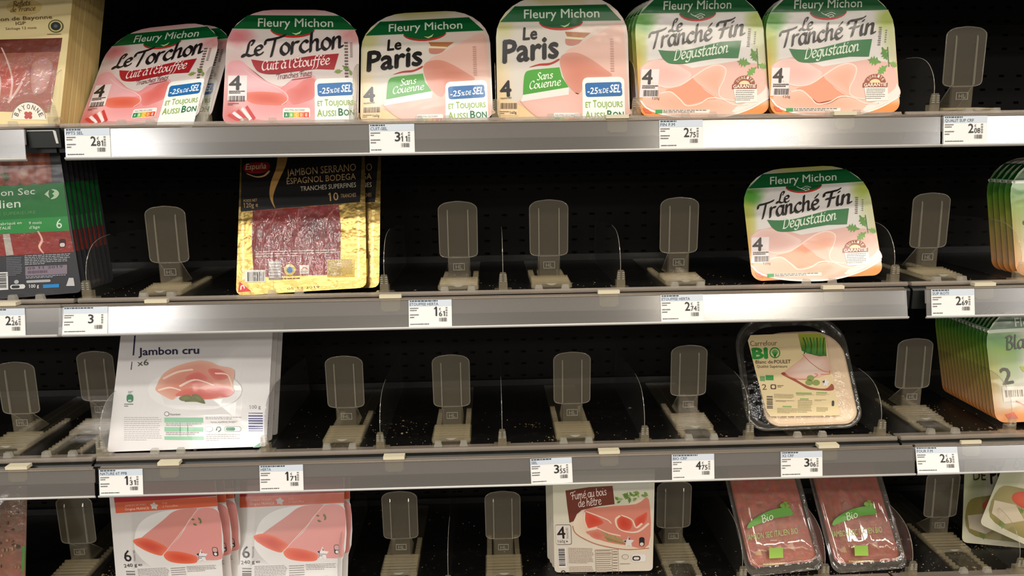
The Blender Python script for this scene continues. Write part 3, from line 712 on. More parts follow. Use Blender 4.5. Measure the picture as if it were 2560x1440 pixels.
def fm_salt(F, x0, y0, x1, y1, k, rise=0.0):                  # '-25% DE SEL / ET TOUJOURS AUSSI BON' panel
    w_ = x1-x0; H = y1-y0
    F.rrect('salt_panel', x0, y0, x1, y1+H*.5, w_*.12, (240, 242, 236), 4, 0, rise)
    F.rrect('salt_panel', x0+w_*.07, y0+H*.13, x1-w_*.06, y0+H*.47, w_*.06, (26, 104, 168), 5, -.06, rise*1.3)
    def T(s, fx0, fx1, fy, h, c, b=.03, sh=.15): F.text('salt_panel', s, (x0+w_*fx0, y0+H*fy-rise*fx0), (x0+w_*fx1, y0+H*fy-rise*fx1), H*h, c, 6, b, sh)
    T('-25', .11, .36, .40, .15, (240, 245, 250)); T('%', .37, .46, .39, .10, (240, 245, 250)); T('DE', .48, .61, .38, .11, (240, 245, 250)); T('SEL', .64, .90, .37, .18, (240, 245, 250), .04, .2); T('*', .91, .95, .37, .18, (240, 245, 250))
    T('ET', .07, .20, .72, .13, (140, 176, 70), .02, 0); T('T', .25, .335, .72, .17, (140, 176, 70), .02, 0); T('OUJOURS', .345, .95, .72, .13, (140, 176, 70), .02, 0)
    T('A', .06, .19, .99, .18, (140, 176, 70), .03, 0); T('USSI', .20, .52, .99, .145, (140, 176, 70), .02, 0); T('B', .58, .70, .985, .185, (16, 110, 62), .03, 0); T('ON', .71, .97, .985, .15, (16, 110, 62), .03, 0)
def nutri(F, x0, y0, x1, y1):
    F.rrect('nutrition_score', x0, y0, x1, y1, (y1-y0)*.2, (236, 232, 226), 4)
    F.text('nutrition_score', 'NUTRI-SCORE', (x0+(x1-x0)*.08, y0+(y1-y0)*.32), (x0+(x1-x0)*.8, y0+(y1-y0)*.32), (y1-y0)*.18, (110, 108, 108), 5)
    cs = ((24, 130, 76), (130, 184, 60), (238, 180, 40), (226, 120, 40), (214, 72, 36)); d = (x1-x0)*.92/5
    for i, c in enumerate(cs):
        a = x0+(x1-x0)*.04+i*d; F.rect('nutrition_score', a, y0+(y1-y0)*.42, a+d, y0+(y1-y0)*.92, c, 5)
        F.text('nutrition_score', 'ABCDE'[i], (a+d*.3, y0+(y1-y0)*.82), (a+d*.7, y0+(y1-y0)*.82), (y1-y0)*.28, (245, 245, 240), 6, .02)
def count4(F, x0, y0, x1, y1, ink=(42, 36, 34), box=True, n='4'):
    if box: F.rect('slice_count', x0-8, y0-6, x1+50, y1+95, (236, 222, 220), 3)
    F.text('slice_count', n, (x0, y1), (x1, y1), y1-y0, ink, 5, .035)
def fm_base(colf, quad, depth=.011):
    F = Face(FW, FH, quad); F.background('film', FMOUT, colf)
    D = Design().plus('tray', tray_mesh('tray', FMOUT, depth, lambda x, z: tuple(v*.5 for v in colf(*F.inv([(x, z)])[0])), 'film_print'))  # tray takes darkened film colours: shade between stacked packs is painted in
    return F, D

def leafy(F, pn, cx, cy, s, ang, c, layer):
    half = [(1, 0), (.74, .10), (.66, .34), (.52, .16), (.40, .46), (.26, .18), (.10, .40), (-.06, .14), (-.40, .05)]
    a = math.radians(ang); c_, s_ = math.cos(a), math.sin(a)
    pts = [(cx+s*(p*c_-q*s_), cy+s*(p*s_+q*c_)) for p, q in half+[(p, -q) for p, q in reversed(half[1:])]]
    F.poly(pn, pts, c, layer)
def d_tranche():
    def bgc(x, y):
        c = (226, 220, 214)
        c = spot(c, (70, 150, 40), x, y, 215, 320, 130, 120); c = spot(c, (196, 200, 60), x, y, 190, 460, 90, 120, .8); c = spot(c, (160, 180, 60), x, y, 1130, 300, 120, 130, .9)
        c = spot(c, (190, 190, 50), x, y, 650, 105, 420, 60, .9)
        if y > 860: c = mix(c, (232, 138, 52), (y-860)/60)
        return c
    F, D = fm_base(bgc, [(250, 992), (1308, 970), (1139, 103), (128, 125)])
    F.poly('ham_picture', catmull([(222, 640), (236, 740), (262, 860), (330, 935), (560, 985), (880, 990), (1120, 935), (1286, 850), (1262, 760), (1240, 690)], 5)+[(1210, 615), (1000, 590), (640, 640), (420, 570), (290, 590)], lambda x, y: mix((222, 176, 164), (240, 190, 172), (y-600)/250), 1.2)
    F.blob('ham_picture', [(240, 640), (330, 585), (470, 600), (560, 640), (640, 690), (560, 755), (400, 775), (270, 745)], (226, 178, 168), (236, 200, 190), 2)
    F.poly('ham_picture', catmull([(1020, 960), (1130, 925), (1284, 845), (1250, 760), (1240, 800), (1120, 880), (1000, 930)], 4, True), (246, 226, 216), 2)
    F.poly('ham_picture', catmull([(440, 800), (560, 770), (650, 712), (760, 800), (860, 860), (770, 880), (690, 905), (610, 905), (550, 850)], 5, True), (234, 150, 116), 2.3)
    F.blob('ham_picture', [(650, 705), (760, 640), (850, 622), (910, 650), (905, 720), (872, 800), (900, 858), (780, 800)], (236, 168, 142), (240, 186, 168), 2.6)
    F.blob('ham_picture', [(250, 880), (330, 830), (480, 815), (560, 865), (620, 912), (720, 905), (800, 868), (900, 872), (1020, 915), (940, 965), (700, 978), (480, 962), (330, 925)], (238, 168, 140), (242, 188, 166), 2.8)
    for q in ([(330, 745), (440, 778), (560, 760), (660, 700), (760, 640), (850, 620), (912, 650), (905, 720), (872, 800), (900, 852), (1010, 872), (1150, 850)], [(395, 822), (480, 810), (560, 862), (620, 908), (720, 895), (800, 855), (900, 862), (1020, 905), (1120, 905)]):
        F.line('ham_picture', q, 9, (246, 216, 200), 3.3)
    F.line('ham_picture', [(240, 870), (330, 942), (560, 990), (880, 995), (1120, 940), (1284, 855)], 12, (248, 236, 226), 3.3)
    fm_brand(F, (312, 157), (985, 141), (1126, 246), (192, 268), (375, 240), (912, 226), 58, .49, True)
    F.text('product_name', 'Le', (425, 388), (540, 382), 84, (26, 20, 20), 5, pen=PENB)
    F.text('product_name', 'Tranché', (283, 508), (790, 440), 118, (26, 20, 20), 5, pen=PENB); F.text('product_name', 'Fin', (812, 432), (1046, 408), 118, (26, 20, 20), 5, pen=PENB)
    F.poly('banner', catmull([(358, 515), (460, 522), (580, 515), (700, 490), (850, 457)], 4)+[(1018, 447), (1005, 570)]+catmull([(850, 570), (700, 590), (560, 612), (450, 608), (395, 570)], 4), (22, 112, 52), 4)
    F.text('banner', 'Dégustation', (485, 588), (922, 530), 78, (222, 234, 214), 5.4, pen=PENL)
    for cx, cy, s, a, c in ((1120, 530, 75, 60, (86, 140, 46)), (1075, 605, 80, 190, (96, 146, 56)), (1140, 650, 70, 140, (108, 158, 62)), (1195, 620, 55, 20, (120, 166, 70))): leafy(F, 'parsley_picture', cx, cy, s, a, c, 3.6)
    F.line('parsley_picture', [(1150, 505), (1160, 560), (1175, 640)], 7, (74, 110, 46), 3.9)
    count4(F, 242, 655, 328, 755); F.micro('slice_count', 250, 764, 378, 790, 2, (60, 50, 48), 5, th=.7); F.bars('barcode', 262, 798, 382, 842, layer=5); F.text('barcode', '120g', (335, 866), (395, 864), 18, (80, 60, 55), 5)
    for r_, c, l in ((88, (150, 72, 44), 4.5), (44, (238, 214, 160), 5)): F.disc('quality_badge', 1074, 757, r_, r_*.72 if r_ > 50 else r_*.6, c, l, 16, 0, 180)
    F.arctext('quality_badge', 'QUALITÉ', 1074, 757, 58, 40, 165, 15, 19, (246, 232, 214), 5.6)
    F.rect('quality_badge', 976, 757, 1178, 790, (146, 66, 40), 5); F.text('quality_badge', 'GARANTIE', (986, 785), (1170, 781), 24, (248, 238, 222), 6, .03)
    F.poly('quality_badge', [(990, 790), (1182, 786), (1196, 884), (1018, 892)], (238, 232, 222), 4.6); F.micro('quality_badge', 1010, 800, 1165, 880, 6, (96, 90, 86), 5.6, th=.35)
    F.rect('logo_strip', 370, 938, 425, 965, (40, 150, 70), 5); F.rect('logo_strip', 427, 938, 812, 962, (238, 226, 214), 4.6); F.micro('logo_strip', 432, 940, 800, 962, 2, (110, 100, 95), 5.6, th=.6)
    F.poly('corner_tab', [(265, 925), (310, 935), (345, 965), (290, 960)], (222, 92, 40), 4)
    for i in range(9): F.rect('date_print', 1066+(i % 2)*3, 362+i*15, 1088, 371+i*15, (120, 116, 112), 4)
    for i in range(6): F.rect('date_print', 1120, 382+i*16, 1132, 390+i*16, (130, 126, 122), 4)
    return D.take(F)
def d_paris():
    def bgc(x, y):
        c = (216, 208, 196); c = spot(c, (198, 194, 120), x, y, 260, 230, 140, 160, .9); c = spot(c, (224, 196, 182), x, y, 1250, 450, 420, 560, .9)
        c = spot(c, (176, 168, 70), x, y, 760, -20, 360, 70, .9)
        if y > 880 and x < 640: c = mix(c, (232, 200, 146), (y-880)/50)
        return c
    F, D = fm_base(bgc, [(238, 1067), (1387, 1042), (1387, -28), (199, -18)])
    F.poly('sandwich_picture', [(830, 290), (1060, 300), (1000, 345), (850, 330)], (176, 112, 66), 2); F.poly('sandwich_picture', catmull([(840, 345), (900, 350), (990, 340), (960, 390), (900, 412), (840, 400)], 4, True), (196, 130, 112), 1.8)
    F.poly('sandwich_picture', [(830, 332), (1000, 345), (985, 362), (835, 352)], (226, 214, 170), 2.4)
    F.poly('ham_picture', catmull([(820, 500), (960, 400), (1150, 290), (1330, 230), (1360, 500), (1372, 900), (1374, 1000), (900, 1035), (620, 1035), (500, 960), (430, 880), (860, 820)], 5, True), (228, 184, 168), 1.2)
    F.blob('ham_picture', [(785, 570), (800, 500), (870, 474), (960, 480), (1060, 530), (1160, 600), (1240, 672), (1060, 690), (990, 770), (940, 830), (860, 760), (820, 690)], (206, 128, 106), (214, 146, 126), 2.2)
    F.blob('ham_picture', [(440, 890), (640, 850), (860, 820), (960, 840), (980, 1040), (760, 1045), (610, 1035), (510, 960)], (236, 190, 178), (232, 178, 164), 2.2)
    F.line('ham_picture', [(438, 892), (510, 965), (610, 1038)], 7, (206, 160, 120), 3)
    fm_brand(F, (378, 62), (1200, 50), (1335, 195), (243, 205), (462, 172), (1140, 165), 78, .505)
    F.text('product_name', 'Le', (452, 362), (582, 352), 105, (24, 18, 18), 5, .045, .12); F.text('product_name', 'Paris', (272, 562), (776, 512), 190, (24, 18, 18), 5, .05, .10)
    F.poly('product_name', catmull([(512, 600), (600, 570), (700, 560), (775, 525), (770, 545), (690, 580), (600, 585)], 4, True), (176, 44, 34), 4)
    F.poly('banner', catmull([(460, 836), (464, 720), (478, 650), (520, 625), (640, 612)], 4)+[(780, 600), (800, 680), (860, 770)], (70, 156, 46), 3.4); F.poly('banner', [(460, 836), (860, 770), (862, 832), (440, 893)], (234, 230, 222), 3)
    F.text('banner', 'Sans', (580, 712), (730, 692), 62, (232, 244, 222), 5, pen=PENL); F.text('banner', 'Couenne', (518, 788), (798, 752), 66, (232, 244, 222), 5, pen=PENL)
    F.text('slice_count', '4', (258, 852), (360, 846), 130, (26, 20, 20), 5, .04); F.text('slice_count', 'TRANCHES', (258, 874), (360, 866), 12, (60, 50, 45), 5, .02)
    F.rect('barcode', 246, 900, 420, 1010, (236, 206, 160), 3); F.bars('barcode', 262, 905, 410, 955, (90, 66, 50), 5); F.text('barcode', '160g', (345, 998), (405, 994), 22, (90, 66, 50), 5, .02); F.micro('barcode', 258, 975, 340, 1005, 2, (110, 80, 60), 5)
    F.poly('corner_tab', [(262, 1030), (295, 1028), (322, 1062), (270, 1064)], (206, 80, 36), 4)
    nutri(F, 724, 985, 960, 1075); fm_salt(F, 980, 688, 1345, 1040, 1, 8)
    for i in range(14): F.rect('date_print', 1228+(i % 2)*3, 350+i*21, 1260, 362+i*21, (198, 150, 138), 4)
    return D.take(F)
def d_torchon():
    def bgc(x, y):
        c = (220, 206, 200); c = spot(c, (214, 110, 116), x, y, 210, 330, 170, 110, .9); c = spot(c, (216, 130, 130), x, y, 1220, 330, 150, 90, .9); c = spot(c, (222, 150, 150), x, y, 700, 90, 620, 60, .8)
        c = spot(c, (226, 150, 156), x, y, 140, 760, 260, 340, .8); c = spot(c, (196, 70, 66), x, y, 180, 1070, 170, 110, .8)
        return c
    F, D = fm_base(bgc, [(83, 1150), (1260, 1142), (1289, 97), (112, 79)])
    F.blob('ham_picture', [(130, 600), (260, 590), (420, 720), (600, 800), (720, 720), (880, 700), (905, 800), (880, 920), (900, 1080), (600, 1110), (330, 1080), (240, 960)], (226, 140, 140), (232, 170, 170), 1.2)
    F.blob('ham_picture', [(120, 600), (230, 560), (330, 650), (460, 750), (560, 800), (610, 850), (560, 860), (420, 850), (280, 850), (170, 780)], (236, 180, 184), (230, 160, 164), 2)
    F.blob('ham_picture', [(260, 880), (330, 850), (480, 850), (600, 870), (650, 920), (620, 965), (500, 968), (340, 950)], (206, 88, 66), (222, 120, 100), 2.4)
    F.blob('ham_picture', [(640, 850), (720, 800), (800, 740), (880, 730), (905, 800), (880, 900), (800, 940), (690, 960)], (208, 100, 92), (220, 128, 122), 2.4)
    F.line('ham_picture', [(260, 640), (420, 750), (560, 810), (640, 870), (652, 925), (600, 968)], 7, (240, 200, 196), 3)
    for i in range(5): F.poly('cloth_picture', [(130+i*38, 1060-i*18), (150+i*38, 1042-i*18), (250+i*32, 1100-i*4), (225+i*32, 1120-i*4)], (196, 52, 50) if i % 2 == 0 else (236, 222, 218), 2.8)
    fm_brand(F, (292, 134), (1118, 152), (1258, 288), (152, 263), (384, 246), (1055, 258), 78, .49)
    F.text('product_name', 'Le', (236, 528), (445, 505), 138, (26, 20, 22), 5, pen=PENB); F.text('product_name', 'Torchon', (452, 530), (1150, 448), 168, (26, 20, 22), 5, pen=PENB)
    F.poly('banner', [(328, 552)]+catmull([(460, 572), (640, 560), (860, 525), (1102, 505)], 4)+[(1058, 652)]+catmull([(900, 645), (700, 668), (520, 690), (400, 670), (350, 610)], 4), (166, 30, 38), 4)
    F.text('banner', "Cuit à l'Étouffée", (425, 655), (1028, 602), 88, (244, 226, 222), 5.4, pen=PENL)
    F.text('subtitle', 'Tranches Fines', (555, 738), (870, 702), 50, (120, 30, 50), 5, pen=dict(a=.06, b=.03, ang=.7, shear=.15)); F.line('subtitle', [(690, 742), (780, 730), (860, 716)], 5, (120, 30, 50), 5)
    for cx, cy, s, a, c in ((1150, 630, 60, 40, (110, 140, 60)), (1110, 665, 55, 170, (130, 150, 70)), (1200, 670, 40, 80, (126, 150, 76))): leafy(F, 'parsley_picture', cx, cy, s, a, c, 3.6)
    count4(F, 135, 705, 245, 830); F.micro('slice_count', 138, 838, 285, 868, 2, (70, 50, 50), 5, th=.7); F.bars('barcode', 138, 885, 285, 935, layer=5); F.micro('barcode', 130, 950, 230, 975, 2, (90, 60, 60), 5)
    nutri(F, 612, 995, 848, 1090); fm_salt(F, 888, 735, 1240, 1078, 1, 10)
    for i in range(12): F.rect('date_print', 1150+(i % 2)*3, 400+i*28, 1182, 415+i*28, (110, 90, 88), 5)
    for i in range(8): F.rect('date_print', 1200, 405+i*18, 1222, 414+i*18, (140, 120, 116), 4)
    return D.take(F)
def d_poulet(kind):                          # 2-slice packs at the right edge
    def bgc(x, y):
        c = (222, 216, 204); c = spot(c, (64, 140, 40), x, y, 8, 32, 26, 26); c = spot(c, (188, 190, 50), x, y, 4, 52, 22, 24, .9); c = spot(c, (80, 150, 50), x, y, 95, 30, 20, 30, .8)
        if y > 84: c = mix(c, (226, 140, 60), (y-84)/10)
        return c
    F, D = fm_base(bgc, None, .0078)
    fm_brand(F, (16, 5), (84, 5), (97, 20), (3, 20), (24, 17), (78, 17), 7.5, .5, True)
    if kind == 1:
        F.text('product_name', 'Blanc', (15, 37), (42, 35), 12, (30, 26, 22), 5, pen=PENL); F.text('product_name', 'de', (29, 50), (42, 49), 12, (30, 26, 22), 5, pen=PENL); F.text('product_name', 'Poulet', (46, 49), (84, 45), 13, (30, 26, 22), 5, pen=PENL)
        F.disc('banner', 62, 52, 38, 14, (176, 186, 50), 3.4, 14, 180, 360)
    else:
        F.text('product_name', 'Dinde', (22, 40), (70, 36), 14, (30, 26, 22), 5, pen=PENL); F.poly('banner', [(25, 50), (80, 46), (78, 58), (30, 62)], (22, 112, 52), 4)
    F.blob('ham_picture', [(30, 72), (50, 62), (80, 60), (95, 66), (96, 84), (70, 95), (40, 95), (26, 84)], (238, 176, 140), (240, 200, 176), 2)
    for q in ([(28, 74), (50, 84), (90, 80)], [(18, 82), (40, 92), (88, 90)]): F.line('ham_picture', q, 1.2, (200, 140, 104), 3)
    F.text('slice_count', '2', (9, 67), (18, 66), 14, (60, 56, 40), 5, .03); F.rect('barcode', 8, 69, 26, 82, (236, 226, 210), 3); F.bars('barcode', 10, 72, 25, 78, (130, 110, 90), 5, 14)
    F.poly('corner_tab', [(8, 93), (15, 91), (18, 97), (10, 97)], (214, 90, 60), 4)
    return D.take(F)
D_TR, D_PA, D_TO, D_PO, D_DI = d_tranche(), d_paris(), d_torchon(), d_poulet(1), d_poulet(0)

def fwd(loc, lean, dist, yaw=0.0, dx=0.0):   # a place 'dist' further back along the shelf
    return (loc[0]+dx, loc[1]+dist, loc[2])
def stack(design, name, label, cat, loc, yaw, lean, roll, gap, n, blabel, bgroup, dx=0.0, jit=0.0):
    put_pack(design, name, label, cat, loc, yaw, lean, roll)
    for i in range(1, n+1):
        put_pack(design, name, blabel, cat, (loc[0]+dx*i+jit*RND.uniform(-1, 1), loc[1]+gap*i/max(.6, math.cos(math.radians(lean))), loc[2]+.0), yaw+jit*200*RND.uniform(-1, 1), lean, roll, bgroup)
# top shelf
stack(D_TO, 'ham_pack', 'tilted pink cooked ham pack leaning far back at the left of the top shelf', 'ham pack', (-.5064, .055, 1.4369), -14, 36, 3.5, .013, 1, 'pink ham pack hidden behind the tilted pink pack', 'pink packs behind', .012)
put_pack(D_TO, 'ham_pack', 'upright pink cooked ham pack with a red banner on the top shelf', 'ham pack', (-.2865, .055, 1.4324), 2.2, 23.8, -.2)
put_pack(D_PA, 'ham_pack', 'left of the two white ham packs with a light green banner', 'ham pack', (-.0901, .055, 1.4335), -2.2, 27, 2.0)
put_pack(D_PA, 'ham_pack', 'right of the two white ham packs with a light green banner', 'ham pack', (.1097, .055, 1.4322), -1.4, 14.5, .1)
stack(D_TR, 'ham_pack', 'left front pack with a dark green banner and parsley on the top shelf', 'ham pack', (.3177, .055, 1.4374), 2.3, 14.7, .8, .0125, 4, 'green-banner ham pack stacked behind the left one on the top shelf', 'packs behind the left green-banner pack', -.003)
stack(D_TR, 'ham_pack', 'right front pack with a dark green banner and parsley on the top shelf', 'ham pack', (.5117, .055, 1.4372), .3, 14.6, .7, .0125, 2, 'green-banner ham pack stacked behind the right one on the top shelf', 'packs behind the right green-banner pack')
# second shelf
put_pack(D_TR, 'ham_pack', 'lone green-banner ham pack leaning back on the second shelf', 'ham pack', (.500, .055, 1.1914), -9.3, 27.3, 3.5)
stack(D_DI, 'poultry_pack', 'front green and white pack cut by the right edge of the second shelf', 'poultry pack', (.9171, .0556, 1.1882), -7.2, 16.2, 1.3, .0135, 4, 'green and white pack stacked behind at the right of the second shelf', 'stack at the right of the second shelf')
# third shelf
stack(D_PO, 'poultry_pack', 'front white chicken breast pack with a large 2 at the right of the third shelf', 'poultry pack', (.9165, .060, .9481), -10, 15.5, 5.0, .0092, 15, 'chicken breast pack in the long stack at the right of the third shelf', 'stack of chicken breast packs')

# ---- cream card packs of dry ham (top left)
def d_bayonne():
    W, H = .156, .225; out = outline(W, H, .002, .002, n=2)
    F = Face(W, H, [(-380, 1145), (518, 1087), (709, -198), (-198, -162)])
    F.background('card', out, lambda x, y: (226, 206, 150), 4, 'card_print')
    dark = (110, 84, 44)
    F.poly('window', [(-210, 345), (575, 332), (440, 985), (-300, 975)], (150, 84, 66), 1, mat='vacuum_print')
    F.poly('window', [(-210, 345), (575, 332), (553, 455), (-225, 470)], (104, 48, 34), 1.6, mat='vacuum_print')
    F.blob('ham_picture', [(-150, 560), (0, 520), (160, 570), (270, 590), (265, 700), (180, 720), (200, 800), (100, 880), (20, 860), (-100, 900), (-200, 760)], (176, 66, 44), (160, 92, 80), 2, mat='vacuum_print')
    F.blob('ham_picture', [(300, 560), (400, 520), (480, 560), (450, 700), (400, 800), (300, 820), (280, 700)], (190, 140, 128), (166, 110, 100), 2, mat='vacuum_print')
    for q in ([(20, 420), (70, 540), (110, 700), (90, 860)], [(200, 720), (150, 800), (70, 900)], [(-60, 560), (0, 700), (-20, 880)]): F.line('ham_picture', q, 22, (206, 170, 156), 2.6, mat='vacuum_print', thin=.4)
    F.text('product_name', 'Reflets', (135, 40), (300, 30), 46, dark, 4, pen=PENL, mat='card_print'); F.text('product_name', 'de France', (110, 92), (345, 80), 42, dark, 4, pen=PENL, mat='card_print')
    F.disc('product_name', 235, 48, 165, 75, (214, 186, 120), 1.5, mat='card_print')
    F.text('product_name', 'Jambon de Bayonne', (-150, 178), (492, 160), 34, dark, 4, .01, mat='card_print'); F.text('product_name', 'IGP', (155, 212), (248, 208), 28, dark, 4, .01, mat='card_print'); F.text('product_name', 'Séchage 12 mois', (60, 256), (345, 248), 22, dark, 4, mat='card_print')
    for r_, c, l in ((70, (96, 92, 50), 3), (58, (216, 200, 130), 3.5), (46, (40, 44, 40), 4), (18, (90, 100, 110), 4.6)): F.disc('origin_seal', 522, 228, r_, r_*.85, c, l, mat='card_print')
    F.micro('origin_seal', 440, 296, 590, 310, 1, dark, 3, mat='card_print')
    F.disc('region_badge', 252, 1045, 158, 152, (232, 224, 206), 3, 20, 0, 180, mat='card_print')
    F.line('region_badge', [(252+150*math.cos(a), 1040-145*math.sin(a)) for a in np.linspace(.05, 3.09, 14)], 5, (90, 70, 60), 3.6, mat='card_print')
    F.arctext('region_badge', 'BAYONNE', 252, 1045, 100, 92, 168, 12, 40, (72, 56, 50), 4, 'card_print')
    for a in range(4):                          # four rounded comma shapes turning about the middle
        t = math.radians(90*a+45); cx, cy = 248+24*math.cos(t), 1008+21*math.sin(t)
        F.disc('region_badge', cx, cy, 19, 17, (176, 72, 56), 4, 14, mat='card_print')
        F.poly('region_badge', catmull([(248, 1008), (cx-13*math.sin(t), cy+12*math.cos(t)), (cx, cy), (248+14*math.cos(t-.7), 1008+12*math.sin(t-.7))], 4, True), (176, 72, 56), 4.2, mat='card_print')
    b = MB(); b.box(-W/2, W/2, .0002, .0072, 0, H, lin((206, 182, 116)))
    return Design().plus('carton', b.mesh('carton', 'card_print')).take(F)
D_BA = d_bayonne()
stack(D_BA, 'dry_ham_pack', 'front cream card pack of dry ham at the left of the top shelf', 'ham pack', (-.6854, .054, 1.4341), -8.8, 20, 1.5, .0088, 7, 'cream card ham pack in the stack behind the front one', 'stack of cream dry ham packs', .0012, .0012)

# ---- dark grey and green sliced ham pack (second shelf, left)
def d_sec():
    W, H = .150, .250; out = outline(W, H, .008, .008, n=3); k = 2.769
    F = Face(W, H, crop([(-45, 745), (207, 735), (142, 290), (-105, 300)], 0, 340, k))
    F.background('film', out, lambda x, y: (56, 56, 60), 4)
    F.poly('ham_picture', [(-260, -120), (340, -120), (372, 278), (-220, 282)], (160, 78, 48), 1)
    for i, (x, w_) in enumerate(((-150, 90), (-40, 80), (70, 80), (160, 90), (265, 70))): F.blob('ham_picture', [(x, -100), (x+w_, -90), (x+w_-5, 100), (x+w_+5, 272), (x-15, 272), (x+10, 100)], (196, 108, 72), (150, 66, 40), 2)
    F.blob('ham_picture', [(150, 175), (210, 170), (205, 230), (160, 250), (135, 215)], (214, 160, 130), (190, 110, 76), 3)
    leafy(F, 'ham_picture', 30, 215, 60, 20, (92, 110, 40), 3.4); leafy(F, 'ham_picture', 70, 235, 40, 160, (60, 80, 30), 3.6)
    F.poly('green_band', [(-235, 286), (451, 286), (490, 632), (-190, 636)], (20, 112, 44), 2); F.poly('green_band', [(-200, 532), (478, 528), (490, 632), (-188, 636)], (40, 138, 62), 2.6)
    wt = (222, 232, 216)
    F.text('product_name', 'Jambon Sec', (-170, 362), (252, 358), 46, wt, 4, .005); F.text('product_name', 'Italien', (-110, 450), (150, 446), 58, wt, 4, .005); F.text('product_name', 'QUALITÉ SUPÉRIEURE', (-160, 500), (255, 497), 22, (90, 150, 90), 4)
    F.text('product_name', 'Fabriqué en', (-10, 570), (155, 567), 20, wt, 4); F.text('product_name', 'ITALIE', (-10, 602), (78, 600), 20, wt, 4); F.text('product_name', '9 mois', (205, 574), (295, 572), 20, wt, 4); F.text('product_name', "d'âge", (207, 606), (282, 604), 20, wt, 4); F.text('slice_count', '6', (398, 612), (438, 611), 66, wt, 4)
    F.poly('shop_emblem', [(318, 362), (352, 332), (345, 362), (354, 392)], (190, 220, 180), 4); F.poly('shop_emblem', catmull([(365, 330), (400, 335), (420, 362), (400, 392), (360, 400), (385, 376), (372, 362), (388, 346)], 3, True), (190, 220, 180), 4)
    F.poly('ham_window', [(-40, 634), (490, 630), (520, 790), (-30, 796)], (140, 56, 50), 2, mat='vacuum_print'); F.poly('ham_window', [(18, 626), (66, 626), (92, 790), (40, 794)], (178, 166, 156), 2.6, mat='vacuum_print')
    F.line('ham_window', [(270, 630), (295, 690), (275, 740), (300, 785)], 18, (226, 176, 160), 2.8, mat='vacuum_print', thin=.5)
    F.rrect('sorting_mark', 415, 690, 462, 752, 16, (70, 30, 30), 4); F.rrect('sorting_mark', 421, 720, 456, 748, 10, (200, 190, 186), 4.6)
    lg = (170, 172, 178)
    F.micro('small_print', 170, 800, 495, 875, 6, lg, 4, th=.4); F.micro('small_print', 40, 810, 150, 950, 11, (120, 122, 130), 4, th=.4); F.micro('small_print', 175, 955, 470, 975, 2, lg, 4)
    F.rect('date_panel', 172, 882, 470, 950, (128, 116, 128), 3); F.text('date_panel', '09 11 2019', (190, 905), (440, 902), 18, (80, 70, 80), 4, .01); F.micro('date_panel', 190, 915, 445, 942, 1, (96, 84, 96), 4, th=.7)
    F.rect('barcode', -70, 915, 48, 1048, (214, 214, 212), 3); F.bars('barcode', -60, 925, 36, 1040, (60, 60, 62), 4, 20, True)
    F.disc('recycling_mark', 108, 992, 17, 15, lg, 4); F.rrect('recycling_mark', 62, 1012, 170, 1046, 16, (206, 206, 204), 4); F.rrect('recycling_mark', 72, 1018, 130, 1040, 10, (50, 50, 54), 4.6)
    F.rrect('recycling_mark', 178, 985, 352, 1004, 9, (170, 170, 174), 4); F.text('weight', '100 g', (196, 1042), (268, 1040), 24, (226, 226, 226), 4, .02); F.rect('blue_tag', 297, 1022, 412, 1048, (36, 130, 196), 4); F.poly('corner_tab', [(482, 980), (515, 982), (523, 1042), (462, 1040)], (190, 188, 186), 4)
    return Design().plus('tray', tray_mesh('tray', out, .010, lambda x, z: (20, 112, 44) if .096 < z < .160 else (40, 40, 42), 'film_print', inset=.97, inset2=.93)).take(F)
stack(d_sec(), 'dry_ham_pack', 'front dark grey ham pack with a bright green band, second shelf left', 'ham pack', (-.6856, .0548, 1.1876), -3.5, 3.6, 4.2, .0115, 7, 'dark pack with a green band stacked behind the front one', 'stack of dark green-banded packs', .001)

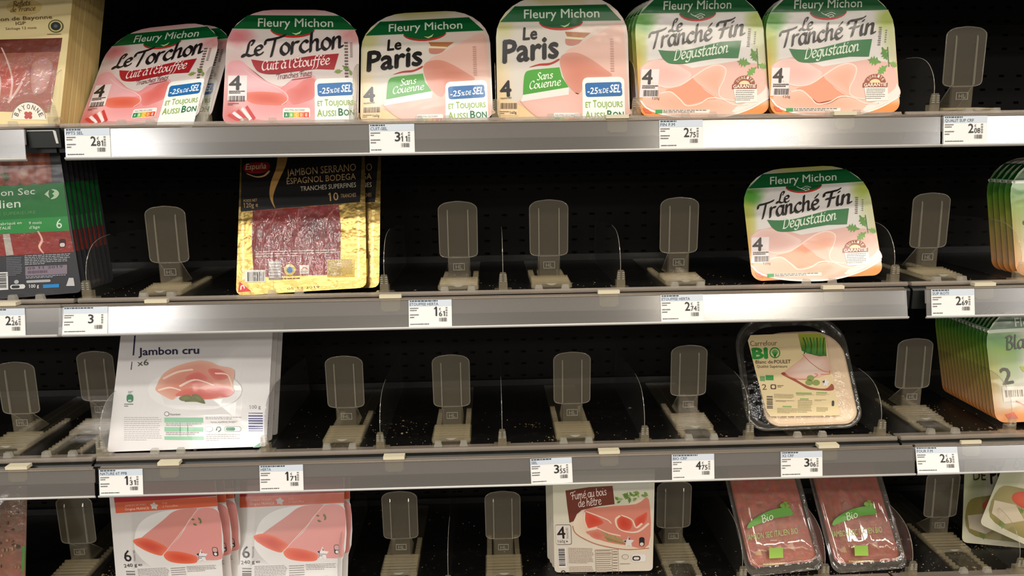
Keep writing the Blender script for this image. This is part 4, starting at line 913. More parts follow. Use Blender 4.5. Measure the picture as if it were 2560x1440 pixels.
# ---- gold foil serrano pack
def d_serrano():
    W, H = .197, .235; out = outline(W, H, .010, .006, n=3); k = 3.13
    F = Face(W, H, crop([(582, 728), (921, 712), (916, 372), (602, 374)], 540, 380, k))
    F.background('foil', out, lambda x, y: (198, 166, 98), 10, 'gold_foil')
    F.poly('black_panel', [(205, -10), (1160, -14), (1142, 392), (185, 432)], (20, 17, 16), 1)
    F.poly('gold_swirl', catmull([(485, -10), (572, -12), (560, 90), (510, 190), (468, 280), (452, 350), (470, 416), (440, 370), (424, 300), (440, 210), (478, 120), (492, 40)], 4, True), (176, 134, 74), 2)
    F.blob('maker_logo', [(225, 75), (320, 60), (425, 72), (415, 130), (330, 145), (225, 128)], (170, 36, 28), (130, 20, 18), 2); F.text('maker_logo', 'Espuña', (232, 114), (400, 112), 44, (226, 204, 170), 3, pen=None, bold=.01, shear=.2)
    F.line('maker_logo', [(245, 145), (320, 172), (385, 165), (428, 130)], 14, (196, 160, 110), 3, thin=.4)
    gd = (176, 146, 102)
    F.text('product_name', 'JAMBON SERRANO', (568, 178), (1112, 158), 52, gd, 3, -.004); F.text('product_name', 'ESPAGNOL BODEGA', (566, 238), (1110, 222), 44, gd, 3, .004); F.text('product_name', 'TRANCHES SUPERFINES', (675, 294), (1112, 280), 34, (190, 180, 160), 3)
    F.text('slice_count', '10', (898, 378), (976, 372), 58, gd, 3, .012); F.text('slice_count', 'TRANCHES', (992, 356), (1112, 352), 28, gd, 3); F.text('weight', 'POIDS NET', (212, 362), (324, 358), 20, gd, 3); F.text('weight', '120g e', (212, 404), (330, 400), 34, gd, 3, .01)
    F.poly('meat', [(285, 428), (975, 404), (992, 560), (985, 935), (285, 945), (272, 700)], (142, 36, 34), 1.5, mat='ham_meat')
    F.blob('meat', [(640, 480), (760, 440), (900, 460), (960, 520), (940, 660), (820, 690), (680, 670), (630, 580)], (112, 34, 32), (150, 46, 42), 2, mat='ham_meat')
    for q in ([(660, 430), (650, 520), (660, 640), (700, 740)], [(940, 440), (880, 520), (900, 640), (930, 740)], [(700, 700), (780, 680), (850, 740), (820, 860)], [(480, 440), (420, 560), (360, 700), (330, 900)]): F.line('meat', q, 12, (180, 84, 74), 2.6, mat='ham_meat', thin=.5)
    F.micro('small_print', 300, 745, 970, 800, 3, (226, 200, 180), 4, th=.28); F.micro('small_print', 410, 955, 850, 975, 1, (120, 90, 40), 4, th=.5)
    F.rect('barcode', 208, 890, 382, 985, (222, 218, 210), 4); F.bars('barcode', 232, 905, 372, 978, (60, 56, 54), 5, 18)
    F.rect('nutrition_panel', 408, 822, 512, 970, (170, 156, 150), 4); F.micro('nutrition_panel', 414, 830, 506, 965, 6, (222, 216, 210), 5)
    F.disc('origin_seal', 582, 893, 46, 44, (214, 190, 60), 4); F.disc('origin_seal', 582, 893, 27, 26, (50, 110, 170), 5)
    F.rect('quality_mark', 662, 860, 738, 926, (226, 216, 200), 4); F.line('quality_mark', [(680, 895), (700, 875), (722, 890)], 9, (206, 110, 40), 5); F.micro('quality_mark', 672, 905, 730, 922, 2, (90, 70, 60), 5)
    F.disc('maker_stamp', 814, 892, 40, 26, (206, 120, 110), 4); F.disc('maker_stamp', 814, 892, 34, 21, (156, 50, 46), 4.6)
    F.rect('yellow_panel', 882, 820, 1098, 955, (204, 168, 44), 4); F.micro('yellow_panel', 888, 824, 1092, 952, 11, (120, 92, 30), 5, th=.4)
    F.poly('corner_tab', [(165, 980), (262, 1055), (150, 1060)], (204, 48, 32), 4); F.line('corner_tab', [(175, 1040), (180, 1015), (198, 1012), (205, 1030)], 9, (244, 236, 226), 5)
    F.text('date_print', '05 12 2019', (560, 1048), (820, 1036), 16, (110, 86, 40), 3)
    for s, xx in ((1, 195), (-1, 1128)):
        for i in range(10): F.disc('sealed_edge' if s > 0 else 'sealed_edge ', xx+(4 if s > 0 else 2), 470+i*52, 13, 26, (232, 204, 130), 2, 10, mat='gold_foil')
    wf = Face(W, H, crop([(582, 728), (921, 712), (916, 372), (602, 374)], 540, 380, k))
    D = Design().plus('tray', tray_mesh('tray', out, .008, lambda x, z: (176, 136, 62), 'gold_foil', inset=.95, inset2=.9)).take(F)
    a = F.loc([(275, 432), (985, 405), (1000, 945), (272, 950)]); c = a.mean(0); mb = MB(); N = 14; V = []; Fc = []
    for j in range(N+1):
        for i in range(N+1):
            u, v = i/N, j/N; p = (a[0]*(1-u)+a[1]*u)*(1-v)+(a[3]*(1-u)+a[2]*u)*v
            V.append((p[0], -.0012-.0035*min(1, 6*min(u, 1-u, v, 1-v)), p[1]))
    for j in range(N):
        for i in range(N): Fc.append((j*(N+1)+i, j*(N+1)+i+1, (j+1)*(N+1)+i+1, (j+1)*(N+1)+i))
    mb.add(V, Fc, None, True); D.plus('clear_window', mb.mesh('clear_window', 'crinkled_film'))
    return D
D_SE = d_serrano()
put_pack(D_SE, 'serrano_pack', 'front gold foil serrano ham pack with a black top on the second shelf', 'ham pack', (-.2881, .0555, 1.1865), -1.6, 25.7, 2.8)
put_pack(D_SE, 'serrano_pack', 'gold foil serrano ham pack peeking out behind the front one', 'ham pack', (-.2715, .0720, 1.1865), -1.6, 24.5, .8)

# ---- white raw ham box pack (third shelf, left)
def d_cru():
    W, H = .246, .213; out = outline(W, H, .004, .012, n=3); k = 3.13
    F = Face(W, H, crop([(267, 1133), (665, 1117), (688, 790), (306, 800)], 0, 800, k))
    F.bulge = lambda x, z: .0045*max(0, 1-((x-.005)/.10)**2)*max(0, 1-((z-.125)/.075)**2)
    F.background('film', out, lambda x, y: (222, 218, 216), 14)
    nv = (38, 32, 72)
    F.poly('blue_rule', [(1052, 118), (1064, 118), (1050, 285), (1038, 285)], nv, 2); F.poly('blue_rule', [(1030, 335), (1037, 335), (1030, 398), (1022, 398)], nv, 2)
    F.text('product_name', 'Jambon cru', (1085, 285), (1572, 275), 58, nv, 3, .03); F.text('product_name', 'x6', (1078, 370), (1170, 362), 46, (44, 56, 44), 3, .005)
    F.disc('plate_picture', 1530, 560, 370, 160, (228, 225, 223), 1, 28)
    F.blob('ham_picture', [(1235, 520), (1290, 430), (1400, 370), (1560, 330), (1660, 340), (1730, 370), (1840, 400), (1830, 520), (1838, 575), (1760, 615), (1620, 632), (1500, 600), (1400, 590), (1360, 636), (1280, 600), (1225, 560)], (204, 116, 92), (224, 170, 148), 2)
    for q in ([(1380, 600), (1480, 545), (1620, 560), (1740, 600), (1620, 632), (1480, 612)], [(1620, 560), (1760, 540), (1838, 575), (1760, 615)], [(1460, 470), (1560, 420), (1640, 470), (1560, 520)], [(1640, 400), (1740, 400), (1800, 460), (1700, 480)]): F.blob('ham_picture', q, (196, 74, 58), (210, 100, 82), 3)
    for q in ([(1290, 470), (1400, 420), (1520, 400)], [(1420, 530), (1540, 480), (1680, 520)], [(1700, 430), (1790, 440), (1825, 520)], [(1250, 560), (1340, 540), (1420, 560)]): F.line('ham_picture', q, 18, (238, 206, 188), 3.6, thin=.5)
    for q in ([(1410, 620), (1480, 595), (1520, 630), (1440, 645)], [(1450, 650), (1520, 625), (1600, 645), (1608, 665), (1540, 650)], [(1510, 600), (1560, 595), (1606, 640), (1596, 662), (1545, 645)]): F.blob('gherkin_picture', q, (112, 116, 50), (80, 92, 36), 4)
    F.text('weight', '100 g', (1955, 704), (2042, 700), 28, (60, 56, 56), 3)
    F.rrect('sorting_mark', 990, 590, 1044, 655, 22, (44, 120, 76), 3); F.text('sorting_mark', 'e', (1003, 648), (1030, 646), 22, (226, 236, 226), 4); F.micro('sorting_mark', 972, 665, 1045, 695, 2, (90, 96, 90), 3); F.micro('sorting_mark', 1002, 566, 1040, 588, 2, (110, 116, 110), 3)
    F.rect('barcode', 1938, 728, 2062, 886, (232, 230, 232), 2); F.bars('barcode', 1945, 732, 2058, 880, (60, 56, 110), 3, 15, True)
    gy = (150, 146, 144); F.micro('small_print', 970, 770, 1268, 960, 12, (176, 172, 170), 3, th=.3); F.disc('nutrition_table', 1308, 744, 20, 18, (70, 66, 66), 3); F.disc('nutrition_table', 1308, 744, 16, 14, (226, 222, 220), 3.5); F.text('nutrition_table', 'Nutrition', (1335, 756), (1415, 754), 16, (90, 88, 86), 3)
    gr = (136, 190, 154)
    for y0, y1 in ((772, 812), (846, 880), (918, 945)): F.rect('nutrition_table', 1288, y0, 1592, y1, gr, 3)
    F.micro('nutrition_table', 1300, 818, 1580, 842, 2, gy, 4); F.micro('nutrition_table', 1300, 886, 1580, 914, 2, gy, 4)
    for x in (1410, 1470): F.rect('nutrition_table', x, 812, x+3, 918, gy, 3)
    F.micro('storage_text', 1610, 766, 1900, 790, 2, gy, 3); F.text('storage_text', 'Variez, équilibrez, bougez !', (1650, 814), (1856, 808), 14, (120, 118, 116), 3)
    F.disc('recycling_mark', 1636, 860, 33, 22, gy, 3); F.disc('recycling_mark', 1636, 860, 30, 19, (228, 224, 222), 3.5); F.line('recycling_arrow', [(1695, 868), (1702, 848), (1722, 846), (1728, 866), (1712, 880)], 8, (44, 90, 66), 4)
    F.rrect('disposal_mark', 1755, 838, 1890, 880, 20, (130, 150, 136), 3); F.rrect('disposal_mark', 1760, 843, 1885, 876, 17, (230, 228, 226), 3.5); F.rrect('disposal_mark', 1768, 846, 1842, 873, 13, (44, 120, 76), 4)
    F.micro('storage_text', 1615, 900, 1880, 960, 4, gy, 3, th=.3); F.poly('corner_tab', [(1975, 1003), (2034, 965), (2032, 1000)], (60, 140, 90), 3)
    return Design().plus('tray', tray_mesh('tray', out, .016, lambda x, z: (196, 186, 172), 'film_print', inset=.985, inset2=.95)).take(F)
stack(d_cru(), 'raw_ham_pack', 'white raw ham pack with a plate of ham picture on the third shelf', 'ham pack', (-.4826, .0551, .9390), .2, 27.5, .5, .021, 2, 'white raw ham pack stacked behind the front white one', 'stack of white raw ham packs', .002)

# ---- organic chicken pack in a clear shell (third shelf)
def shell_mesh(W, H, out, prof):             # clear thermoformed dome, prof = [(scale, y)]
    P = np.array(out); c = P.mean(0); n = len(P); V = []; F = []
    for sc, y in prof:
        for p in P: q = c+(p-c)*sc; V.append((q[0], y, q[1]))
    for r in range(len(prof)-1):
        for i in range(n):
            j = (i+1) % n; F.append((r*n+i, r*n+j, (r+1)*n+j, (r+1)*n+i))
    mb = MB(); mb.add(V, F, None, True); return mb
def slab(out, sc, y0, y1, colf, mat, name, r=.25):
    P = np.array(out); c = P.mean(0); n = len(P); V = []; K = []; F = []
    for s_, y in ((sc*.96, y1), (sc, y1-.002), (sc, y0+.002), (sc*.96, y0)):
        for p in P: q = c+(p-c)*s_; V.append((q[0], y, q[1])); K.append(lin(colf(q[0], q[1])))
    for k_ in range(3):
        for i in range(n):
            j = (i+1) % n; F.append((k_*n+j, k_*n+i, (k_+1)*n+i, (k_+1)*n+j))
    F.append(tuple(range(n))); F.append(tuple(3*n+i for i in reversed(range(n))))
    mb = MB(); mb.add(V, F, K); return mb.mesh(name, mat)
def d_biochicken():
    W, H = .182, .202; out = outline(W, H, .030, .062, .060); k = 3.13
    F = Face(W, H, crop([(1862, 1092), (2168, 1070), (2090, 785), (1832, 800)], 1800, 780, k))
    sh = shell_mesh(W, H, out, [(1.0, .0), (1.0, -.0015), (.95, -.002), (.93, .004), (.88, .010), (.84, .013)]).mesh('shell', 'shell')
    F.bulge = lambda x, z: .0036
    lb = [(218, 240), (240, 200), (600, 182), (760, 178), (810, 210), (850, 440), (942, 800), (925, 818), (380, 842), (350, 800), (270, 480)]
    F.poly('sticker', lb, (222, 200, 152), 1, mat='card_print')
    F.poly('green_photo', [(600, 185), (760, 180), (808, 210), (820, 350), (720, 350), (630, 310)], lambda x, y: mix((176, 176, 60), (40, 110, 40), (y-185)/120), 2, mat='card_print')
    for i in range(7): F.line('green_photo', [(650+i*24, 330), (660+i*22, 270), (640+i*26, 215)], 9, (60, 140, 50) if i % 2 else (30, 96, 36), 2.5, mat='card_print')
    F.poly('board_picture', catmull([(470, 490), (520, 520), (600, 560), (680, 605), (760, 615), (880, 612), (868, 560), (820, 600), (700, 590), (600, 540), (510, 480)], 4, True), (150, 66, 44), 2.6, mat='card_print')
    F.blob('chicken_picture', [(500, 480), (540, 440), (630, 370), (660, 330), (760, 350), (820, 350), (840, 400), (850, 470), (800, 500), (740, 520), (640, 530), (560, 520)], (232, 206, 190), (216, 170, 150), 3, mat='card_print')
    for q in ([(500, 500), (600, 530), (700, 525), (755, 495), (735, 485)], [(640, 340), (700, 400), (790, 460), (850, 470)], [(780, 490), (845, 485), (848, 460)]): F.line('chicken_picture', q, 9, (196, 120, 96), 3.6, mat='card_print', thin=.6)
    for cx, cy in ((700, 520), (690, 555), (745, 555)): F.disc('chicken_picture', cx, cy, 30, 24, (130, 146, 70), 4, 10, mat='card_print')
    F.poly('origin_star', [(818+32*(1 if i % 2 == 0 else .5)*math.sin(i*.6283), 555-36*(1 if i % 2 == 0 else .5)*math.cos(i*.6283)) for i in range(10)], (226, 220, 220), 5, mat='card_print'); F.poly('origin_star', [(790, 545), (812, 535), (808, 560)], (60, 40, 60), 5.5, mat='card_print')
    F.text('product_name', 'Carrefour', (236, 282), (442, 274), 38, (120, 104, 74), 4, .0, mat='card_print'); F.text('product_name', 'BI', (248, 378), (372, 372), 78, (40, 136, 50), 4, .08, mat='card_print')
    for r_, c, l in ((42, (40, 136, 50), 4), (33, (206, 200, 140), 4.5)): F.disc('product_name', 424, 330, r_, r_, c, l, mat='card_print')
    for i in range(6): F.line('product_name', [(424, 362), (424+24*math.cos(.4+i*.47), 332-24*math.sin(.4+i*.47))], 7, (60, 140, 60), 5, mat='card_print')
    br = (80, 54, 40); F.text('product_name', 'Blanc de', (272, 416), (408, 412), 26, br, 4, .01, mat='card_print'); F.text('product_name', 'POULET', (418, 412), (546, 408), 27, br, 4, .02, mat='card_print'); F.text('product_name', 'Qualité Supérieure', (280, 448), (520, 442), 22, br, 4, mat='card_print')
    F.rect('organic_marks', 303, 512, 342, 552, (110, 150, 90), 4, 'card_print'); F.rect('organic_marks', 348, 504, 410, 544, (40, 140, 60), 4, 'card_print')
    F.text('slice_count', '2', (318, 622), (355, 620), 44, br, 4, mat='card_print'); F.rrect('slice_count', 385, 576, 430, 616, 10, br, 4, mat='card_print'); F.rrect('slice_count', 394, 584, 420, 608, 8, (222, 200, 152), 4.6, mat='card_print'); F.micro('slice_count', 440, 582, 490, 605, 2, br, 4, mat='card_print')
    F.bars('barcode', 352, 672, 400, 776, (70, 60, 50), 4, 16, True, mat='card_print'); F.micro('small_print', 412, 654, 575, 690, 5, (150, 130, 96), 4, mat='card_print'); F.micro('small_print', 424, 705, 582, 720, 2, (110, 90, 66), 4, mat='card_print')
    for a in ((588, 636, 712, 650), (748, 630, 832, 640), (480, 750, 552, 762), (620, 684, 688, 696)): F.rect('small_print', *a, (136, 166, 90), 4, 'card_print')
    for a in ((590, 652, 735, 665, 2), (745, 645, 860, 660, 2), (436, 770, 605, 815, 6), (602, 700, 718, 808, 8), (735, 690, 830, 708, 2), (752, 755, 845, 795, 4)): F.micro('small_print', *a, (150, 140, 96), 4, mat='card_print')
    F.rrect('recycling_mark', 872, 696, 892, 742, 9, (50, 44, 40), 4, mat='card_print')
    D = Design().plus('shell', sh).plus('chicken_slices', slab([(x*.80+.013, z*.80+.008) for x, z in out], 1.0, .0015, .010, lambda x, z: (228, 200, 166), 'card_print', 'chicken_slices')).take(F)
    lid = shell_mesh(W, H, out, [(.93, .001), (.9, -.0022), (.5, -.0028), (.02, -.003)]).mesh('lid_film', 'wrap_film'); return D.plus('lid_film', lid)
put_pack(d_biochicken(), 'chicken_pack', 'clear plastic shell of organic chicken slices with a cream sticker on the third shelf', 'chicken pack', (.4998, .0594, .9433), -8.6, 36, 4.1)

# ---- six-slice ham packs (bottom shelf, left)
def d_six():
    W, H = .186, .180; out = outline(W, H, .006, .006, n=3)
    F = Face(W, H, [((x-560)*4, (y-1180)*4) for x, y in ((586, 1460), (845, 1455), (870, 1180), (598, 1190))])
    F.background('film', out, lambda x, y: (196, 190, 186) if y < 900 else (222, 218, 214), 10)
    F.poly('red_band', [(190, 60), (1222, 40), (1222, 200), (190, 266)], (160, 30, 36), 1); F.poly('red_band', [(190, 262), (1220, 205), (1218, 302), (190, 372)], (206, 92, 58), 1.6)
    F.text('red_band', 'JAMBON DE PORC', (290, 304), (505, 290), 18, (232, 190, 170), 3); F.text('red_band', 'Origine FRANCE', (288, 344), (528, 330), 22, (236, 210, 196), 3, .01); F.text('red_band', 'Cuit', (668, 280), (720, 276), 20, (232, 180, 160), 3); F.text('red_band', "à l'étouffée", (668, 314), (820, 304), 20, (232, 180, 160), 3)
    F.poly('red_band', [(583+44*(1 if i % 2 == 0 else .62)*math.sin(i*.6283+.1), 298-42*(1 if i % 2 == 0 else .62)*math.cos(i*.6283+.1)) for i in range(10)], (206, 196, 188), 3)
    F.blob('plate_picture', [(330, 700), (380, 520), (520, 400), (760, 340), (1100, 340), (1218, 360), (1160, 860), (800, 905), (560, 940), (440, 880), (350, 780)], (214, 210, 206), (222, 218, 214), 1)
    F.poly('ham_picture', catmull([(420, 610), (640, 450), (760, 360), (880, 330), (1010, 330), (900, 450), (800, 590), (650, 730), (560, 790), (440, 740), (340, 680)], 5, True), (206, 136, 126), 2)
    F.blob('ham_picture', [(340, 680), (330, 640), (420, 618), (520, 640), (650, 715), (610, 770), (570, 795), (440, 750)], (196, 72, 54), (222, 116, 86), 2.4)
    F.poly('ham_picture', catmull([(640, 760), (800, 600), (920, 440), (1010, 340), (1130, 318), (1216, 372), (1210, 560), (1185, 720), (1160, 830), (930, 840), (760, 850)], 5, True), (218, 146, 140), 2.7)
    F.blob('ham_picture', [(606, 800), (640, 755), (760, 755), (900, 790), (930, 830), (900, 868), (760, 872), (650, 850)], (206, 76, 50), (224, 112, 84), 3)
    F.line('ham_picture', [(610, 780), (740, 640), (860, 510), (960, 390), (1010, 335)], 7, (236, 190, 180), 3.4)
    for cx, cy, s, a in ((940, 435, 30, 0), (1010, 425, 36, 60), (1025, 455, 30, 120), (970, 490, 34, 200)): leafy(F, 'parsley_picture', cx, cy, s, a, (104, 112, 60), 4)
    ink = (34, 28, 28)
    F.text('slice_count', '6', (218, 852), (290, 848), 108, ink, 4, .01); F.text('slice_count', 'TRANCHES', (326, 850), (328, 742), 18, (110, 104, 100), 4); F.text('weight', '240 g', (205, 910), (332, 898), 32, ink, 4, .005); F.text('weight', 'e', (345, 896), (385, 892), 28, ink, 4)
    F.poly('origin_star', [(980+62*(1 if i % 2 == 0 else .5)*math.sin(i*.6283), 800-70*(1 if i % 2 == 0 else .5)*math.cos(i*.6283)) for i in range(10)], (230, 224, 222), 5); F.poly('origin_star', [(925, 780), (955, 770), (950, 800)], (50, 40, 60), 5.5); F.poly('origin_star', [(978, 745), (996, 768), (980, 770)], (150, 40, 50), 5.5); F.micro('origin_star', 945, 800, 1015, 830, 2, (90, 84, 90), 5.5)
    F.rrect('recycling_mark', 1090, 712, 1144, 800, 18, (60, 46, 46), 5); F.rrect('recycling_mark', 1095, 717, 1139, 760, 14, (210, 160, 156), 5.5); F.disc('recycling_mark', 1117, 780, 15, 14, (226, 220, 216), 5.6)
    gy = (140, 132, 128); F.rect('barcode', 210, 935, 310, 1110, (232, 228, 224), 3); F.bars('barcode', 216, 942, 304, 1105, (100, 96, 92), 4, 18, True)
    F.micro('small_print', 330, 925, 640, 1050, 9, gy, 4, th=.35, rise=15); F.micro('small_print', 655, 915, 800, 1060, 7, gy, 4, th=.35, rise=8); F.micro('small_print', 815, 900, 1110, 960, 4, gy, 4, th=.35, rise=14); F.micro('small_print', 330, 1060, 1100, 1150, 4, gy, 4, th=.35)
    F.text('date_print', '07 SEP', (870, 1040), (1022, 1028), 26, (84, 80, 80), 5)
    return Design().plus('tray', tray_mesh('tray', out, .009, lambda x, z: (212, 190, 182), 'film_print', inset=.985, inset2=.95)).take(F)
D_SIX = d_six()
stack(D_SIX, 'ham_pack', 'left of the two six-slice ham packs with an orange band on the bottom shelf', 'ham pack', (-.5359, .0602, .6968), -8.1, 9.3, 4.2, .013, 2, 'six-slice ham pack behind the left one', 'packs behind the left six-slice pack', .009)
stack(D_SIX, 'ham_pack', 'right of the two six-slice ham packs with an orange band on the bottom shelf', 'ham pack', (-.3483, .0594, .6928), -4.6, 22, 1.2, .013, 1, 'six-slice ham pack behind the right one', 'packs behind the right six-slice pack', .007)

# ---- smoked ham pack (bottom shelf, middle)
def d_smoked():
    W, H = .165, .205; out = outline(W, H, .007, .007, n=3)
    F = Face(W, H, [((x-1160)*4, (y-1180)*4) for x, y in ((1378, 1424), (1628, 1424), (1632, 1149), (1387, 1154))])
    F.background('film', out, lambda x, y: mix((206, 204, 180), (226, 214, 196), (y-400)/300), 10)
    F.poly('brown_panel', [(1020, 150), (1250, 118), (1475, 106), (1492, 285), (1330, 305), (1170, 340), (1120, 380), (1085, 450), (1045, 466), (1030, 300)], (112, 52, 38), 2)
    wt = (236, 216, 206); F.text('brown_panel', 'Fumé au bois', (1072, 238), (1420, 190), 74, wt, 4, pen=HAND); F.text('brown_panel', 'de hêtre', (1140, 310), (1365, 282), 76, wt, 4, pen=HAND)
    for i in range(26): leafy(F, 'salad_picture', 1500+RND.uniform(0, 320), 170+RND.uniform(0, 95), RND.uniform(25, 50), RND.uniform(0, 360), RND.choice(((120, 150, 70), (150, 174, 100), (96, 130, 56))), 1.5+i*.02)
    F.rect('salad_picture', 1490, 60, 1826, 150, (202, 200, 186), 2.6)
    F.blob('plate_picture', [(1075, 480), (1150, 360), (1300, 320), (1600, 290), (1830, 260), (1828, 740), (1600, 745), (1350, 690), (1180, 620), (1090, 560)], (226, 196, 168), (232, 214, 190), 2.2, rings=3)
    F.line('plate_picture', [(1075, 500), (1100, 570), (1200, 640), (1350, 700), (1600, 745), (1828, 735)], 10, (186, 120, 90), 2.8)
    F.poly('ham_picture', catmull([(1190, 350), (1400, 310), (1700, 285), (1828, 240), (1828, 700), (1600, 700), (1360, 650), (1200, 560), (1320, 520)], 4, True), (212, 132, 112), 3)
    F.blob('ham_picture', [(1200, 375), (1260, 372), (1340, 420), (1376, 470), (1300, 505), (1215, 512)], (206, 70, 50), (216, 96, 74), 3.6)
    F.blob('ham_picture', [(1530, 410), (1600, 405), (1660, 470), (1640, 540), (1560, 540), (1520, 490)], (200, 66, 46), (214, 92, 70), 3.6); F.blob('ham_picture', [(1690, 440), (1760, 390), (1812, 370), (1790, 470), (1700, 530)], (206, 76, 54), (216, 100, 80), 3.6)
    F.blob('ham_picture', [(1230, 570), (1320, 545), (1380, 590), (1350, 640), (1270, 620)], (206, 112, 92), (214, 136, 116), 3.6)
    for q in ([(1195, 360), (1190, 440), (1215, 520)], [(1215, 355), (1330, 400), (1420, 440), (1450, 470)], [(1540, 400), (1500, 440), (1520, 520), (1600, 560), (1720, 560), (1826, 480)], [(1560, 395), (1660, 440), (1700, 520), (1760, 480)], [(1210, 545), (1300, 520), (1420, 570), (1540, 600)]): F.line('ham_picture', q, 22, (238, 206, 184), 4, thin=.5)
    for i in range(14): F.line('rosemary_picture', [(1380+i*17, 600+i*5), (1350+i*19+RND.uniform(-10, 30), 560+i*7)], 9, (150, 156, 96), 4.6, False); F.line('rosemary_picture', [(1390+i*15, 610+i*5), (1420+i*13, 650+i*3)], 7, (128, 140, 80), 4.6, False)
    ink = (34, 28, 28)
    F.rrect('slice_count', 905, 482, 1058, 686, 20, (90, 80, 76), 4); F.rrect('slice_count', 905, 487, 1053, 680, 17, (224, 214, 202), 4.5); F.text('slice_count', '4', (920, 624), (1002, 620), 118, ink, 5, .02); F.text('slice_count', 'TRANCHES', (1030, 628), (1026, 512), 20, (90, 80, 76), 5); F.text('weight', '160g', (920, 668), (995, 662), 30, ink, 5); F.micro('weight', 1005, 645, 1035, 665, 1, ink, 5, th=.7)
    F.rect('barcode', 915, 715, 1000, 930, (232, 226, 220), 3); F.bars('barcode', 922, 722, 985, 905, (50, 46, 44), 4, 22, True)
    gy = (150, 128, 112); F.micro('small_print', 1020, 720, 1275, 885, 11, gy, 5, th=.35, rise=-8)
    for a in ((1288, 740, 1522, 744), (1288, 782, 1522, 785), (1288, 1000, 1522, 1003), (1288, 740, 1291, 1000), (1455, 740, 1458, 1000), (1519, 740, 1522, 1000)): F.rect('nutrition_table', *a, gy, 5)
    F.micro('nutrition_table', 1296, 750, 1450, 995, 11, gy, 5.4, th=.35); F.micro('nutrition_table', 1464, 760, 1512, 995, 8, gy, 5.4, th=.35)
    F.disc('recycling_mark', 1590, 820, 34, 26, gy, 5); F.disc('recycling_mark', 1590, 820, 30, 22, (222, 208, 192), 5.5); F.rrect('recycling_mark', 1655, 798, 1800, 872, 22, (236, 230, 224), 5); F.rrect('recycling_mark', 1662, 812, 1745, 862, 20, (50, 44, 42), 5.5); F.rrect('recycling_mark', 1676, 824, 1732, 852, 12, (226, 216, 206), 5.9)
    F.line('recycling_arrow', [(938, 985), (948, 960), (970, 958), (976, 980), (955, 990)], 9, (60, 52, 48), 5); F.micro('small_print', 1535, 890, 1710, 905, 1, gy, 5); F.micro('small_print', 1020, 915, 1270, 1000, 6, gy, 5, th=.3)
    F.poly('origin_star', [(1625+60*(1 if i % 2 == 0 else .5)*math.sin(i*.6283), 668-64*(1 if i % 2 == 0 else .5)*math.cos(i*.6283)) for i in range(10)], (226, 216, 212), 5); F.poly('origin_star', [(1575, 655), (1602, 645), (1598, 672)], (50, 40, 60), 5.5); F.poly('origin_star', [(1624, 612), (1645, 640), (1626, 644)], (150, 40, 50), 5.5)
    F.rrect('sorting_mark', 1732, 618, 1786, 712, 20, (40, 36, 36), 5); F.disc('sorting_mark', 1758, 690, 20, 18, (220, 206, 196), 5.5)
    return Design().plus('tray', tray_mesh('tray', out, .009, lambda x, z: (206, 190, 172), 'film_print', inset=.985, inset2=.95)).take(F)
stack(d_smoked(), 'smoked_ham_pack', 'smoked ham pack with a brown corner panel in the middle of the bottom shelf', 'ham pack', (.1781, .078, .6915), -2.8, -5, 1.0, .013, 3, 'smoked ham pack behind the front one on the bottom shelf', 'stack of smoked ham packs', -.003)

# ---- clear trays of organic dry ham (bottom shelf, right)
def d_biotray(wr):
    W, H = .133, .215; out = outline(W, H, .016, .016)
    F = Face(W, H, [((x-1760)*3.2, (y-1160)*3.2) for x, y in ((1862, 1433), (2058, 1423), (1985, 1108), (1790, 1118))])
    D = Design().plus('ham_slices', slab(out, .87, .000, .007, lambda x, z: mix((176, 84, 58), (150, 74, 60), z/.2), 'ham_meat', 'ham_slices'))
    F.bulge = lambda x, z: .0002
    for q in ((330, 660, 450, 720), (480, 640, 620, 690), (600, 620, 720, 700)):
        x0, y0, x1, y1 = q; F.poly('fat_streaks', [(x0, y0), (x0+60, y0+30), (x1-20, y0+10), (x1, y1), (x0+70, y0+55)], (206, 150, 124), .2, mat='ham_meat')
    F.bulge = lambda x, z: .0076
    F.poly('green_stroke', catmull([(322, 515), (340, 470), (430, 415), (540, 378), (660, 368), (695, 400), (690, 430), (600, 440), (500, 455), (400, 490)], 5, True), (84, 150, 36), 1); F.text('green_stroke', 'Bio', (446, 478), (540, 452), 56, (230, 240, 214), 2.4, pen=HAND)
    for cx, cy, s in ((620, 350, 26), (655, 355, 20), (640, 332, 18)): F.disc('green_stroke', cx, cy, s, s*.7, (110, 150, 40), 1.4, 10)
    F.text('product_name', 'JAMBON SEC ITALIEN BIO', (314, 606), (735, 572), 44, (160, 188, 104), 2)
    F.rect('organic_mark', 492, 672, 605, 748, (134, 176, 36), 1); F.micro('small_print', 440, 782, 690, 800, 1, (190, 176, 90), 1, th=.7); F.rect('small_print', 505, 612, 560, 616, (216, 200, 190), 1)
    D.take(F)
    sh = shell_mesh(W, H, out, [(1.0, .001), (1.0, -.0005), (.955, -.001), (.94, -.0075), (.90, -.0100), (.84, -.0105), (.82, -.0078), (.55, -.0068), (.25, -.0066), (.02, -.0066)])
    bk = shell_mesh(W, H, out, [(1.0, .0012), (.94, .002), (.9, .012), (.5, .013), (.02, .013)])
    return D.plus('lid', sh.mesh('lid', wr)).plus('base', bk.mesh('base', 'shell'))
clear('lid_wavy', 0.10, rough=0.05, boost=3.0, bump=(16, 1.0, 0.012, 1.5, (1.6, 1.0, 0.25)))
clear('lid_shiny', 0.10, rough=0.04, boost=6.0, bump=(14, 1.0, 0.035, 1.2, (1.8, 1.0, 0.22)))
put_pack(d_biotray('lid_wavy'), 'dry_ham_tray', 'left of the two clear trays of dry ham with a green stroke', 'ham tray', (.4809, .0560, .6925), .8, 38, 3.6)
put_pack(d_biotray('lid_shiny'), 'dry_ham_tray', 'right of the two clear trays of dry ham, strongly shining', 'ham tray', (.6243, .0560, .6915), 4, 38, 0)

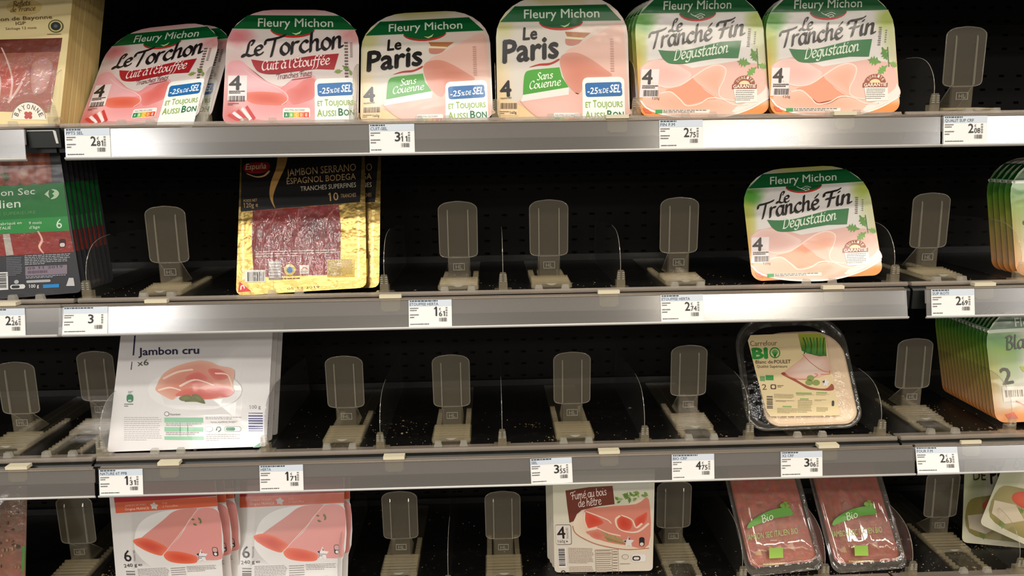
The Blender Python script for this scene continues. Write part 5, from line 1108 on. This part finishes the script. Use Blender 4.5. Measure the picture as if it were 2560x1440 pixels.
# ---- mottled brown vacuum pack (bottom left corner) and vegetable chicken pack (bottom right corner)
def d_brown():
    W, H = .166, .195; out = outline(W, H, .010, .010, n=3); F = Face(W, H)
    F.bulge = lambda x, z: .012*max(0, 1-(x/.083)**4)*max(0, 1-((z-.097)/.097)**4)
    F.background('wrap', out, lambda x, y: mix((88, 62, 44), (128, 84, 68), max(0, min(1, (y-45)/40))), 16, 'vacuum_print')
    for i in range(160): F.disc('spice_crust', RND.uniform(5, 95), RND.uniform(4, 80), RND.uniform(.6, 1.6), RND.uniform(.6, 1.8), RND.choice(((82, 54, 34), (130, 98, 66), (60, 40, 28), (146, 112, 84))), 1+.02*i, 7, mat='vacuum_print')
    F.poly('green_edge', [(97.5, 60), (99.5, 60), (98.5, 96), (96, 96)], (60, 120, 50), 1.6)
    return Design().plus('tray', tray_mesh('tray', out, .010, lambda x, z: (60, 50, 44), 'film_print')).take(F)
put_pack(d_brown(), 'roast_pack', 'mottled brown vacuum pack at the bottom left corner', 'meat pack', (-.849, .0589, .6932), -2.8, 16, 1.5)
def d_veg():
    W, H = .19, .185; out = outline(W, H, .008, .008, n=3); F = Face(W, H)
    F.background('film', out, lambda x, y: spot(spot((196, 190, 164), (104, 120, 50), x, y, 8, 6, 26, 22), (150, 150, 70), x, y, 70, 12, 30, 20, .7), 12)
    F.text('product_name', 'DE', (8, 40), (19, 39), 9, (44, 40, 34), 3, .02); F.text('product_name', 'POULET', (23, 42), (70, 38), 17, (34, 30, 26), 3, .04); F.line('product_name', [(26, 48), (46, 47), (66, 45)], 1.2, (60, 54, 40), 3)
    F.blob('food_picture', [(4, 62), (20, 54), (50, 50), (90, 54), (96, 92), (40, 95), (6, 90)], (170, 150, 96), (130, 120, 60), 1)
    F.blob('food_picture', [(18, 60), (30, 54), (44, 58), (42, 68), (28, 70), (18, 67)], (214, 84, 44), (190, 60, 30), 2)
    for i in range(12): leafy(F, 'food_picture', 10+RND.uniform(0, 80), 56+RND.uniform(0, 36), RND.uniform(4, 8), RND.uniform(0, 360), RND.choice(((150, 160, 50), (100, 120, 40), (190, 180, 70))), 2.4+i*.02)
    F.poly('food_picture', [(4, 74), (22, 70), (34, 80), (20, 90), (6, 86)], (200, 184, 156), 3)
    return Design().plus('tray', tray_mesh('tray', out, .012, lambda x, z: (130, 124, 70), 'film_print')).take(F)
D_VG = d_veg()
p = unproj(2462, 1335, .075)
put_pack(D_VG, 'poultry_pack', 'front pale pack tilted sideways with an orange vegetable picture at the bottom right corner', 'poultry pack', (p[0]+.088, .075, .712), -6, 16, -24)
put_pack(D_VG, 'poultry_pack', 'upright pale pack behind the tilted one at the bottom right corner', 'poultry pack', (p[0]+.094, .115, .690), -8, 14, -3)
